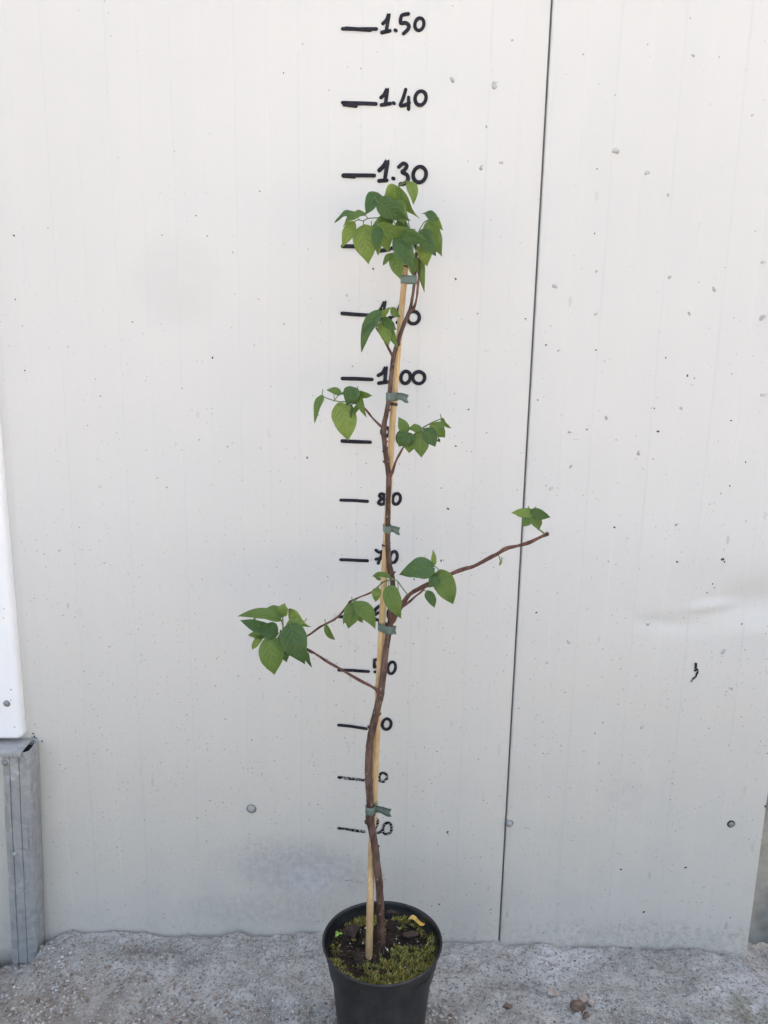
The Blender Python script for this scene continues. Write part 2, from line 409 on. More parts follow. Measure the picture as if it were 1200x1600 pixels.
M_CONC = mat_concrete(); M_GALV = mat_galv(); M_POT = mat_pot(); M_SOIL = mat_soil()
M_DARK = simple('painted_shade', (.015, .015, .016), .8)
def mat_trim():
    g = N('white_plastic'); p = g.pos(); xz = g.comb(g.sep(p)[0], g.sep(p)[2], 0.0)
    v = g.voro(xz, 60, dim='2D'); cr = g.sep(v.outputs['Color'])
    k = g.math('MULTIPLY', g.math('LESS_THAN', v.outputs['Distance'], g.math('MULTIPLY', cr[1], .10)), g.math('LESS_THAN', cr[0], .35))
    c = g.mix(g.ramp(g.noise(p, 8, 4), .3, .7), (.88, .88, .885), (.92, .92, .92)); c = g.mix(g.math('MULTIPLY', k, .7), c, (.2, .19, .18))
    return g.fin(c, .35, None, .5)
M_TRIM = mat_trim()
M_STEEL = simple('dull_screw_steel', (.30, .30, .30), .45, .25, 300, .2, metal=.7)
M_SCREWP = simple('painted_screw', (.38, .38, .37), .4, .2, 200, .2)
M_RUST = simple('grimy_washer', (.022, .02, .018), .7, .4, 300, .3)

# ------------------------------------------------------------------ ground
_wl = [(-900, 1505), (-200, 1505), (0, 1512), (66, 1490), (74, 1464), (100, 1456), (170, 1450), (230, 1455), (330, 1459), (420, 1458), (500, 1457),
       (690, 1465), (780, 1470), (900, 1476), (1000, 1479), (1100, 1480), (1130, 1490), (1172, 1502), (1230, 1522), (1500, 1530), (2500, 1530)]
WZ = [(on_wall(px, py).x, on_wall(px, py).z) for px, py in _wl]
def wall_z(x):
    if x <= WZ[0][0]: return WZ[0][1]
    for (a, za), (b, zb) in zip(WZ, WZ[1:]):
        if x <= b: return za+(zb-za)*(x-a)/(b-a)
    return WZ[-1][1]
def ground_z(x, y):
    d = max(0.0, -y)
    near = math.exp(-d/.16)
    far = min(1.0, max(0.0, (3-math.hypot(x, y))/2.0))
    z = wall_z(x)*near + (-.004)*(1-near)
    z += far*(.006*fbm(x*5, y*5, 1.0) + .005*fbm(x*22, y*22, 4.0) + .0026*fbm(x*75, y*75, 7.0, 4))
    if d < .03:                                            # broken edge where the concrete meets the sheet
        e = max(0, 1-d/.009); z -= e*.016*max(0, .35+fbm(x*30, .3, 2.0)+.6*math.exp(-((x+.33)/.13)**2))
        z += .004*math.exp(-((d-.014)/.01)**2)*max(0, fbm(x*18, 5, 2.0))
    if y > .03: z = min(z, -.03)
    return z
def axis(lo, hi, step, far):
    a = []; v = lo
    while v < hi: a.append(v); v += step
    a.append(hi)
    s = step; v = hi; up = []
    while v < far: s *= 1.5; v += s; up.append(v)
    s = step; v = lo; dn = []
    while v > -far: s *= 1.5; v -= s; dn.append(v)
    return dn[::-1]+a+up
xs = axis(-.92, .92, .005, 300)
ys = []; v = 0.03; st = .002
while v > -.05: ys.append(v); v -= .002
while v > -.62: ys.append(v); v -= .0045
while v > -300: ys.append(v); st = max(st, .005)*1.45; v -= st
s_ = .01; v = .03; bk = []
while v < 300: s_ *= 1.8; v += s_; bk.append(v)
ys = bk[::-1]+ys
gv = [Vector((x, y, ground_z(x, y))) for y in ys for x in xs]
nx = len(xs)
gf = [(j*nx+i+nx, j*nx+i+nx+1, j*nx+i+1, j*nx+i) for j in range(len(ys)-1) for i in range(nx-1)]
tag(obj('ground', gv, gf, M_CONC), kind='structure')

# ------------------------------------------------------------------ wall panels
PITCHX = 0.0467
RIB0 = on_wall(212.5, 20).x
def rib(x):
    """alternate flat bands stand 0.7 mm proud; sloped 3 mm flanks"""
    t = ((x-RIB0)/PITCHX) % 2.0
    w = .045
    def ss(a): a = min(1, max(0, a)); return a*a*(3-2*a)
    hi = ss((t-(1-w))/(2*w)) if t < 1.5 else 1-ss((t-(2-w))/(2*w))
    if t < w: hi = 1-ss((t+w)/(2*w))
    return .0007*hi
DN = [(on_wall(px, py), sx, sz, rot, amp) for px, py, sx, sz, rot, amp in (
    (1185, 940, .105, .036, 7, -.0100), (1112, 948, .034, .0095, 8, .0048), (1045, 975, .05, .015, -4, -.0036), (1195, 985, .07, .016, 5, .0012), (1090, 905, .05, .02, 20, -.0018))]
def dent(x, z):
    r = 0
    for c, sx, sz, rot, amp in DN:
        dx, dz = x-c.x, z-c.z; ca, sa = math.cos(R(rot)), math.sin(R(rot))
        a, b = (dx*ca+dz*sa)/sx, (-dx*sa+dz*ca)/sz
        q = a*a+b*b
        if q < 9: r += amp*math.exp(-q)
    return r
SEAM = 0.2277; GAP = .0013
WALL_END = on_wall(1186, 1350).x
def panel(name, x0, x1, label, zs, dented, fine0=None):
    cs = set([x0, x1]); k = math.floor((x0-RIB0)/PITCHX)
    while RIB0+k*PITCHX < x1+.01:
        for o in (-.045, -.022, 0, .022, .045):
            v = RIB0+(k+o)*PITCHX
            if x0+.004 < v < x1-.004: cs.add(v)
        if dented:
            for o in (.2, .35, .5, .65, .8):
                v = RIB0+(k+o)*PITCHX
                if x0+.004 < v < x1-.004: cs.add(v)
        k += 1
    # rounded lips along both vertical edges
    cx = [(x0, .004), (x0+.0006, .0015), (x0+.0018, .0003)]+[(v, None) for v in sorted(cs) if x0+.003 < v < x1-.003]+[(x1-.0018, .0003), (x1-.0006, .0015), (x1, .004)]
    vs_ = []; n = len(cx)+2
    for z in zs:
        row = [(x0, .04)]
        for x, e in cx:
            yy = -rib(x) if e is None else e
            if e is None:
                yy += .0004*noise.noise(Vector((x*3, z*2.2, 1.0)))
                if dented: yy -= dent(x, z)
            row.append((x, yy))
        row.append((x1, .04))
        vs_ += [Vector((x, y, z)) for x, y in row]
    fs = [(j*n+i, j*n+i+1, (j+1)*n+i+1, (j+1)*n+i) for j in range(len(zs)-1) for i in range(n-1)]
    m_ = len(zs)
    fs += [(j*n+n-1, j*n, (j+1)*n, (j+1)*n+n-1) for j in range(m_-1)]
    fs += [tuple(range(n-1, -1, -1)), tuple((m_-1)*n+i for i in range(n))]
    o = obj(name, vs_, fs, M_PANEL, origin=((x0+x1)/2, 0, -.12))
    tag(o, label, 'wall panel', 'wall panels')
    return o
zL = [-.12+.06*i for i in range(53)]
zR = [-.12+.04*i for i in range(16)]; z = zR[-1]
while z < .95: z += .004; zR.append(z)
while z < 3.0: z += .06; zR.append(z)
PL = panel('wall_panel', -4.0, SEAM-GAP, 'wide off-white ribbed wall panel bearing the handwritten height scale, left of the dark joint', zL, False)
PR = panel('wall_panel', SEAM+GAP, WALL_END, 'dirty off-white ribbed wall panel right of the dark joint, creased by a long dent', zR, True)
mb = MB(); mb.box(SEAM-.012, SEAM+.012, .0075, .030, -.12, 3.0)
# the joint filler would cut through the panel flanks, so it is kept to the slot's width
mb = MB(); mb.box(SEAM-GAP+.0001, SEAM+GAP-.0001, .0045, .03, -.12, 2.99); mb.build('joint_filler', M_GAP, PL, smooth=False)
# recessed wall past the right end
g_ = MB(); g_.box(WALL_END+.002, 5.0, .075, .13, -.15, 3.0, .004)
M_SIDE = simple('weathered_grey_render', (.235, .245, .24), .75, .35, 18, .4, .002)
tag(g_.build('side_wall', M_SIDE, origin=(WALL_END+1, .1, -.15)), 'darker grey wall set back just past the right end of the white panels', 'wall')

# ---- screws in the panels
def screw(px, py, parent, r=.0062, washer=True, mh=M_SCREWP, mw=M_STEEL, name='screw', off=0.0):
    c = on_wall(px, py, off); mb = MB()
    def ring(prof, mi):
        mb.cur = mi; n = 20; vv = []; ff = []
        for rr, yy in prof:
            for k in range(n):
                a = 2*math.pi*k/n; vv.append(Vector((c.x+rr*math.cos(a), -off-yy, c.z+rr*math.sin(a))))
        for i in range(len(prof)-1):
            for k in range(n): ff.append((i*n+k, i*n+(k+1) % n, (i+1)*n+(k+1) % n, (i+1)*n+k))
        ff.append(tuple((len(prof)-1)*n+k for k in range(n))); mb.add(vv, ff)
    if washer: ring([(r*1.45, -.002), (r*1.45, .0010), (r*1.3, .0017), (r*.9, .0019)], 1)
    ring([(r, .001), (r, .0032), (r*.93, .0042), (r*.7, .0050), (r*.3, .0054), (r*.02, .0055)], 0)
    return mb.build(name, [mh, mw], parent)
screw(393, 1263, PL); screw(796, 1286, PR, .0050); screw(1142, 1287, PR, .0050, mh=M_STEEL, mw=M_RUST)

# ---- blisters and splashes on the paint, part of the sheets' own surface
M_BLIS = simple('bubbled_paint', (.46, .455, .445), .3, .3, 200, .4)
M_SPLAT = simple('dark_dirt_splash', (.05, .045, .04), .6, .4, 300, .4)
def spots(parent, name, lst, mat, h=.75):
    for i, (px, py, rp) in enumerate(lst):
        mb = MB(); c = on_wall(px, py); r = rp*pxm(c)
        y0 = -rib(c.x)-dent(c.x, c.z)*(c.x > SEAM)
        n = 12; vv = []; ff = []
        prof = [(1.0, -.0006), (.92, h*.3*r), (.7, h*.7*r), (.4, h*.95*r), (.03, h*r)]
        ph = random.random()*6
        for rr, yy in prof:
            for k in range(n):
                a = 2*math.pi*k/n; q = rr*r*(1+.25*math.sin(2*a+ph)+.12*math.sin(3*a+ph*2))
                vv.append(Vector((c.x+q*math.cos(a), y0-yy, c.z+q*math.sin(a))))
        for j in range(len(prof)-1):
            for k in range(n): ff.append((j*n+k, j*n+(k+1) % n, (j+1)*n+(k+1) % n, (j+1)*n+k))
        mb.add(vv, ff); mb.build(name, mat, parent)
BL = [(962, 236, 5), (1011, 270, 3.5), (1044, 305, 2.5), (1191, 496, 5), (1116, 453, 3.2), (867, 447, 4), (1046, 433, 3), (1077, 490, 3), (932, 424, 2.4),
      (1083, 87, 2.6), (1175, 180, 2), (931, 490, 3), (1064, 638, 2.6), (998, 708, 3.4), (861, 763, 3), (890, 675, 2.6), (947, 653, 3), (892, 729, 2.6),
      (889, 1003, 3.5), (1142, 1075, 3.2), (1130, 1018, 3.6), (1003, 1136, 3), (1013, 975, 3), (1192, 617, 3.5), (1192, 409, 3.5), (1057, 820, 2.6)]
spots(PR, 'blister', BL, M_BLIS)
SP = [(1028, 674, 2.2), (1074, 587, 2.0), (933, 264, 1.2), (929, 365, 1.4), (1184, 361, 1.2), (821, 498, 1.3), (840, 625, 1.3), (853, 539, 1.6), (872, 548, 1.2),
      (931, 547, 1.6), (1040, 559, 1.6), (1085, 591, 1.4), (1143, 584, 1.3), (1022, 638, 1.3), (917, 671, 1.5), (1142, 657, 1.5), (1165, 722, 1.4), (1140, 759, 1.4),
      (1129, 874, 2.6), (1132, 878, 1.6), (1058, 878, 1.8), (1130, 873, 1.4), (1114, 913, 1.3), (1106, 927, 1.2), (1160, 976, 1.4), (838, 957, 1.6), (960, 824, 1.8), (942, 1129, 1.3),
      (1071, 1355, 2.0), (970, 1358, 1.8), (1006, 1425, 2.0), (1196, 1260, 2)]
spots(PR, 'dirt_splash', SP, M_SPLAT, .2)
spots(PL, 'blister', [(772, 134, 5), (707, 125, 4), (752, 262, 3.6), (783, 254, 3), (760, 198, 2)], M_BLIS)
spots(PL, 'dirt_splash', [(583, 420, 1.6), (712, 436, 1.8), (22, 368, 1.6), (332, 559, 1.8), (24, 468, 1.2), (406, 299, 1.2), (443, 114, 1.2), (699, 1300, 2), (700, 1303, 1.3), (686, 1413, 1.6),
      (52, 1146, 1.6), (54, 1151, 2.0), (57, 1153, 1.4), (50, 1152, 1.2), (66, 1158, 1.5), (39, 579, 1.3), (207, 503, 1.2), (444, 506, 1.1), (306, 337, 1.2), (746, 490, 1.1), (480, 715, 1.8), (732, 640, 1.5), (712, 697, 1.6), (700, 795, 2), (689, 876, 1.8), (647, 905, 1.5)], M_SPLAT, .2)

# ---- handwritten height scale
def crop(sc, ox, oy): return lambda a, b: (a/sc+ox, b/sc+oy)
CA = crop(5.3333, 500, 0); CB = crop(4.615, 480, 260); CC = crop(4.286, 460, 560); CD = crop(4.0, 580, 770); CE = crop(4.286, 360, 840); CF = crop(4.445, 480, 980); CG = crop(4.446, 480, 1240)
def oval(cx, cy, rx, ry, tilt=12, start=-70, turns=1.04):
    out = []; n = 12
    for k in range(n+1):
        a = R(start)-2*math.pi*turns*k/n
        x, y = rx*math.cos(a), ry*math.sin(a); t = R(tilt)
        out.append((cx+x*math.cos(t)-y*math.sin(t), cy+x*math.sin(t)+y*math.cos(t)))
    return out
_lay = [0]
def ink(mb, f, pts, w):
    P = []; rr = []
    _lay[0] = (_lay[0]+1) % 7
    for a, b in pts:
        px, py = f(a, b); p = on_wall(px, py, .0012); P.append(p)
        rr.append(w*.575*pxm(p)*random.uniform(.93, 1.08))
    if len(P) == 1: P.append(P[0]+Vector((.0012, 0, -.0006))); rr.append(rr[0])
    lay = .0009+.00006*_lay[0]
    for i, q in enumerate(P): q.y = -lay-.000015*i
    def flat(v):
        return -lay-.00025 + (v.y+lay)*.06 - rib(v.x)
    sweep(mb, P, rr, 8, 5, True, 0, flat)
mb = MB(); idn = lambda a, b: (a, b)
ink(mb, idn, [(1087, 1037), (1087, 1043), (1086, 1047)], 3.8); ink(mb, idn, [(1088, 1044), (1090, 1049), (1088, 1054)], 2.8); ink(mb, idn, [(1088, 1052), (1087, 1057), (1083, 1060)], 2.6); ink(mb, idn, [(1084, 1060), (1080, 1064)], 2.4)
mb.build('dirt_streak', mat_ink('flaking_dirt', .44), PR)
def mark(f, dash, chars, w, mat, dw=None):
    mb = MB()
    for d in dash: ink(mb, f, d, dw or w)
    o = mb.build('height_mark', mat, PL)
    mb = MB()
    for ch in chars:
        for stq in ch: ink(mb, f, stq, w)
    mb.build('handwritten_number', mat, o)
mark(CA, [[(188, 240), (330, 243), (470, 243)], [(215, 236), (420, 252)]],
     [[[(524, 198), (555, 165), (574, 115), (562, 200), (552, 262)], [(516, 272), (582, 258)]], [[(627, 252)]],
      [[(736, 116), (700, 122), (676, 138), (674, 192), (712, 190), (740, 212), (732, 246), (696, 280)]], [oval(828, 202, 37, 52)]], 4.9, M_INK)
mark(CA, [[(188, 856), (330, 862), (466, 867)], [(200, 872), (300, 885)]],
     [[[(508, 814), (535, 788), (562, 738), (552, 820), (545, 868)], [(512, 876), (585, 864)]], [[(612, 858)]],
      [[(714, 746), (692, 820), (670, 878), (705, 876), (744, 858)], [(738, 812), (738, 908)]], [oval(838, 818, 45, 59)]], 5.0, M_INK)
mark(CA, [[(195, 1462), (330, 1462), (453, 1464)], [(195, 1464), (285, 1470)]],
     [[[(494, 1420), (530, 1385), (562, 1338), (552, 1420), (540, 1498)], [(492, 1508), (556, 1503)]], [[(608, 1486)]],
      [[(656, 1392), (694, 1362), (724, 1384), (700, 1422), (686, 1434), (728, 1462), (730, 1506), (700, 1530), (672, 1534)]], [oval(830, 1455, 53, 66)]], 5.4, M_INK)
mark(CB, [[(257, 576), (350, 577), (480, 584)]],
     [[[(525, 540), (560, 505), (588, 455), (580, 520), (570, 595)], [(533, 608), (592, 598)]], [[(613, 588)]],
      [[(650, 520), (680, 480), (722, 500), (700, 570), (645, 615), (690, 640), (728, 675)]], [oval(812, 545, 40, 50)]], 5.3, M_INK)
mark(CB, [[(252, 1060), (350, 1068), (450, 1074)]],
     [[[(500, 1062), (535, 1025), (560, 972), (550, 1040), (545, 1095)], [(525, 1104), (575, 1096)]], [[(597, 1090)]],
      [[(622, 1080), (655, 1040), (672, 1000), (668, 1060), (662, 1118)], [(650, 1126), (690, 1120)]], [oval(766, 1090, 42, 45)]], 4.9, M_INK)
mark(CC, [[(322, 135), (420, 137), (520, 141)]],
     [[[(562, 114), (592, 95), (614, 56), (610, 110), (606, 154)], [(565, 166), (622, 158)]], [[(668, 151)]],
      [oval(745, 127, 31, 41)], [oval(833, 129, 39, 40)]], 5.0, M_INK)
mark(CC, [[(320, 553), (420, 558), (508, 561)]],
     [[oval(612, 492, 26, 28, 0), [(636, 470), (646, 530), (640, 590), (600, 620)]], [oval(718, 530, 28, 40)]], 5.0, M_INK)
mark(CD, [[(-190, 46), (-110, 48), (-24, 53)]],
     [[[(88, 14), (62, 6), (52, 20), (72, 36), (86, 58), (66, 72), (46, 62), (60, 42), (84, 26), (88, 14)]], [oval(158, 38, 24, 34)]], 4.6, M_INK)
mark(CD, [[(-190, 418), (-110, 421), (-24, 424)]],
     [[[(30, 358), (52, 372), (76, 362), (62, 395), (44, 440)], [(30, 414), (66, 408)]], [oval(140, 402, 22, 36)]], 4.6, M_INK)
mark(CE, [[(727, 530), (800, 533), (925, 541)]],
     [[[(1000, 456), (968, 485), (956, 525), (975, 548), (1005, 548), (1018, 520), (1000, 500), (970, 515)]], [oval(1078, 505, 22, 38)]], 4.6, M_INK)
mark(CE, [[(726, 887), (830, 890), (925, 896)]],
     [[[(1000, 814), (982, 816), (966, 818)], [(965, 818), (964, 840), (964, 866)], [(964, 866), (985, 862), (1008, 866), (1018, 882), (1004, 898), (968, 898)]], [oval(1080, 872, 25, 40)]], 4.5, M_INK1)
mark(CF, [[(218, 680), (310, 689), (410, 704)]],
     [[[(480, 625), (442, 684), (500, 680)], [(482, 650), (480, 720)]], [oval(552, 673, 30, 37)]], 4.4, M_INK1)
mark(CF, [[(220, 1043), (300, 1052), (396, 1060)]],
     [[[(430, 1010), (455, 1000), (465, 1025), (445, 1040), (470, 1060), (440, 1085)]], [oval(526, 1042, 27, 31)]], 4.2, M_INK2)
mark(CF, [[(216, 1396), (300, 1408), (394, 1418)]],
     [[[(458, 1345), (480, 1326), (490, 1360), (466, 1412), (490, 1428), (520, 1414)]], [oval(556, 1398, 30, 40)]], 4.2, M_INK2)
mark(CG, [[(218, 603), (300, 606), (396, 616)]], [[[(470, 560), (468, 615)]], [oval(524, 590, 14, 24)]], 3.6, M_INK3)

# ------------------------------------------------------------------ white trim and steel post at the left edge
def post():
    # the post leans: measured at its head and foot (front left, front right, back right)
    dt_, db_ = .045, .034
    T = (on_wall(1.7, 1177, dt_).x, on_wall(45, 1177, dt_).x, on_wall(61.2, 1160).x)
    B = (on_wall(17, 1484, db_).x, on_wall(57, 1488, db_).x, on_wall(69.4, 1461).x)
    zt, zb = on_wall(22, 1176, dt_).z, on_wall(40, 1490, db_).z-.02
    D_ = dt_; xl, xr = T[0], T[1]
    def lean(x, y, z):
        t = (zt-z)/(zt-zb); u = (x-xl)/(xr-xl); v = min(1.2, -y/D_)
        L = T[0]+(B[0]-T[0])*t; RF = T[1]+(B[1]-T[1])*t; RB = T[2]+(B[2]-T[2])*t
        Rr = RB+(RF-RB)*v
        return Vector((L+(Rr-L)*u, -(dt_+(db_-dt_)*t)*v, z))
    r = thing('steel_post', 'short galvanised steel post with an open top under the white trim', 'post', ((xl+xr)/2, -.025, zb))
    mb = MB()
    # folded channel: outline of sheet 2.5 mm thick with rounded front corner
    t = .0025; y0, y1 = -.002, -D_
    out = [(xr, y0), (xr, y1+.006), (xr-.0018, y1+.0018), (xr-.006, y1), (xl+.030, y1), (xl+.029, y1+.0022), (xl+.028, y1), (xl+.014, y1), (xl+.0128, y1+.003), (xl+.0116, y1), (xl+.003, y1), (xl, y1+.003), (xl, y0)]
    inn = [(xr-t, y0), (xr-t, y1+.007), (xr-.0075, y1+t), (xl+t+.004, y1+t), (xl+t, y1+.007), (xl+t, y0)]
    zs_ = [zb+(zt-zb)*i/24 for i in range(25)]
    def wall_of(pts, flip):
        vv = []; n = len(pts)
        for z in zs_:
            for x, y in pts: vv.append(lean(x, y, z)+Vector((.0006*noise.noise(Vector((x*9, 0, z*9))), .001*noise.noise(Vector((x*14, 3, z*11))), 0)))
        ff = []
        for j in range(len(zs_)-1):
            for i in range(n-1):
                q = (j*n+i, j*n+i+1, (j+1)*n+i+1, (j+1)*n+i); ff.append(q[::-1] if flip else q)
        mb.add(vv, ff)
    wall_of(out, False); wall_of(inn, True)
    n1, n2 = len(out), len(inn)
    vv = [lean(x, y, zt+.0001) for x, y in out]+[lean(x, y, zt+.0001) for x, y in inn[::-1]]
    mb.add(vv, [tuple(range(len(vv)))])
    mb.build('channel', M_GALV, r, smooth=False)
    mb = MB(); mb.box(xl+.004, xr-.0035, -D_+.004, -.003, zb, zt-.008); mb.v = [lean(v.x, v.y, v.z) for v in mb.v]; mb.build('shade_fill', M_DARK, r, smooth=False)  # solid dark block in the channel, painted shade for its open inside
    mb = MB(); mb.box(xl-.03, xr-.011, -D_-.004, -.004, zt+.001, zt+.0035, .0006)
    mb.box(xl-.03, xr-.0112, -D_-.0055, -D_-.003, zt-.006, zt+.0030, .0006)
    mb.build('lid', M_GALV, r)
    screw(9, 1191, r, .005, True, M_STEEL, M_GALV, 'screw', D_)
    screw(24, 1333, r, .0042, False, M_GALV, M_GALV, 'rivet', .0395)
    return xl, xr, zt
xl, xr, zt = post()
def trim():
    off = .017
    f = lambda px, py: on_wall(px, py, off)
    xe = .5*(on_wall(38, 1140, .003).x+on_wall(.5, 640, .003).x); zb = f(20, 1156).z
    x0 = xe-.13
    r = thing('door_trim', 'smooth bright white plastic trim with a rounded lower corner at the left edge', 'trim', (xe-.06, -.03, zb))
    # outline with rounded bottom corner, extruded with softened front edge
    rad = .012
    pts = [(x0, zb)]
    for k in range(9):
        a = R(-90+90*k/8); pts.append((xe-rad+rad*math.cos(a), zb+rad+rad*math.sin(a)))
    for i in range(1, 30): pts.append((xe, zb+rad+(2.6-zb)*i/29))
    pts += [(x0, zb+rad+2.6-zb)]
    mb = MB(); vv = []; n = len(pts); lay = [(0, .002), (0, -off+.008), (.0008, -off+.0045), (.0026, -off+.0016), (.006, -off)]
    cen = Vector((xe-.06, 0, zb+.6))
    for ins, y in lay:
        for x, z in pts:
            xx = x-(ins if x > x0+.001 else -ins); zz = z
            if z < zb+rad: zz = z+ins*(zb+rad-z)/rad; xx = x-ins*max(0, (x-(xe-rad))/rad) if x > x0+.001 else x+ins
            if z > zb+rad+2.59-zb: zz = z-ins
            vv.append(Vector((xx, y, zz)))
    ff = [(j*n+i, j*n+(i+1) % n, (j+1)*n+(i+1) % n, (j+1)*n+i) for j in range(len(lay)-1) for i in range(n)]
    ff = [q[::-1] for q in ff] if False else ff
    ff.append(tuple((len(lay)-1)*n+i for i in range(n)))
    mb.add(vv, ff)
    o = mb.build('cover', M_TRIM, r)
    o.data.polygons[len(ff)-1].use_smooth = False
    screw(11, 1099, r, .0042, True, M_STEEL, M_STEEL, 'screw', off-.001)
trim()

# ------------------------------------------------------------------ pot and what is in it
POT_Z = .172
ctr_px = on_z(597.5, 1469, POT_Z)
PC = Vector((ctr_px.x, -.243, 0)); POT_R = .0905
gz = ground_z(PC.x, PC.y)
pt = thing('plant_pot', 'round black plastic nursery pot holding the staked young tree', 'pot', (PC.x, PC.y, -.006))
mb = MB()
lathe(mb, [(.002, -.006), (.060, -.006), (.0635, -.0035), (.066, .004), (.0785, POT_Z-.030), (.0815, POT_Z-.020), (.0850, POT_Z-.010), (.0855, POT_Z-.007)], PC.x, PC.y, 72)
mb.build('body', M_POT, pt)
mb = MB()
prof = [(.0845, POT_Z-.0115), (.0868, POT_Z-.0110), (.0880, POT_Z-.0095), (.0888, POT_Z-.0055), (.0903, POT_Z-.004), (.0912, POT_Z-.001), (.0902, POT_Z+.0012), (.0885, POT_Z+.0008), (.0872, POT_Z-.002), (.0862, POT_Z-.010), (.0835, POT_Z-.030), (.080, POT_Z-.05)]
lathe(mb, prof, PC.x, PC.y, 72)
for v in mb.v:                                            # a pot that has been squeezed a little
    a = math.atan2(v.y-PC.y, v.x-PC.x); k = 1+.006*math.sin(2*a+.6)+.003*math.sin(3*a)
    v.x = PC.x+(v.x-PC.x)*k; v.y = PC.y+(v.y-PC.y)*k; v.z += .0012*math.sin(2*a+1.5)
mb.build('rim', M_POT, pt)
SOIL_Z = POT_Z-.020
def soil_z(x, y):
    d = math.hypot(x-PC.x, y-PC.y)/.084
    return SOIL_Z+.004*fbm(x*30, y*30, 2)+.004*fbm(x*90, y*90, 6)-.003*d*d
mb = MB(); vv = []; ff = []; NR, NA = 40, 96
for i in range(NR+1):
    for k in range(NA):
        rr = .0845*i/NR; a = 2*math.pi*k/NA; x, y = PC.x+rr*math.cos(a), PC.y+rr*math.sin(a); vv.append(Vector((x, y, soil_z(x, y))))
for i in range(NR):
    for k in range(NA): ff.append((i*NA+k, i*NA+(k+1) % NA, (i+1)*NA+(k+1) % NA, (i+1)*NA+k))
mb.add(vv, ff)
# crumbs of peat
for i in range(420):
    a = random.random()*6.283; rr = .080*math.sqrt(random.random()); x, y = PC.x+rr*math.cos(a), PC.y+rr*math.sin(a)
    pebble(mb, Vector((x, y, soil_z(x, y)+.0005)), random.uniform(.0008, .0035), (1, .8, .6), i, 1, .5)
mb.cur = 1
for i in range(70):
    a = random.random()*6.283; rr = .078*math.sqrt(random.random()); x, y = PC.x+rr*math.cos(a), PC.y+rr*math.sin(a)
    pebble(mb, Vector((x, y, soil_z(x, y)+.001)), random.uniform(.0006, .0018), (1, .8, .7), i, 1, .5)
mb.cur = 2
for i in range(110):
    a = random.random()*6.283; rr = .074*math.sqrt(random.random()); x, y = PC.x+rr*math.cos(a), PC.y+rr*math.sin(a)
    b = random.random()*6.283; L = random.uniform(.003, .012); q = Vector((x, y, soil_z(x, y)+.001)); d = Vector((math.cos(b), math.sin(b), random.uniform(-.1, .35)))
    sweep(mb, [q, q+d*L*.5+Vector((0, 0, .001)), q+d*L], [.0003, .0005, .0003], 5, 2)
so = mb.build('potting_soil', [M_SOIL, simple('perlite_grain', (.62, .60, .56), .8), simple('root_fibre', (.16, .105, .06), .8, .4, 200)]); tag(so, 'dark crumbly potting soil filling the black pot', 'soil', kind='stuff')
# moss cushions: fine upright blades
def moss_mask(x, y):
    px, py = (x-PC.x)/.084, (y-PC.y)/.084
    v = .22+.6*max(0, -py)+.35*px*(py < .4)+1.1*fbm(x*30, y*30, 9.0)+.7*fbm(x*85, y*85, 2.0)
    d = math.hypot(px, py)
    if d > .74: v += .25
    if px < -.05 and -.35 < py < .75 and d < .78: v -= .75       # bare hollow behind the stake
    if px > .1 and py > .12 and d < .85: v -= .6
    return v
mb = MB(); cnt = 0
while cnt < 16000:
    a = random.random()*6.283; rr = .083*math.sqrt(random.random()); x, y = PC.x+rr*math.cos(a), PC.y+rr*math.sin(a)
    k = moss_mask(x, y)
    cnt += 1
    if k < .12: continue
    h = (.002+.006*min(1, k))*random.uniform(.5, 1.2)*(.7+.6*max(0, .5+fbm(x*60, y*60, 3)))
    b = Vector((x, y, soil_z(x, y)-.001+.004*min(1, k)*max(0, .4+fbm(x*45, y*45, 5)))); 
    ang = random.random()*6.283; lean = Vector((math.cos(ang), math.sin(ang), 0))*h*random.uniform(.1, .9)
    w = Vector((-math.sin(ang+.7), math.cos(ang+.7), 0))*random.uniform(.0004, .0009)
    mid = b+lean*.4+Vector((0, 0, h*.6))
    mb.add([b-w, b+w, mid+w*.9, mid-w*.9, b+lean+Vector((0, 0, h))], [(0, 1, 2, 3), (3, 2, 4)])
M_MOSS = mat_rand('moss', [(.08, .09, .022), (.24, .26, .045), (.46, .40, .07), (.55, .47, .12), (.16, .19, .04), (.24, .13, .05), (.40, .40, .12), (.52, .55, .27)], .75)
tag(mb.build('moss', M_MOSS, smooth=False), 'yellow-green moss growing over the soil in the pot', 'moss', kind='stuff')
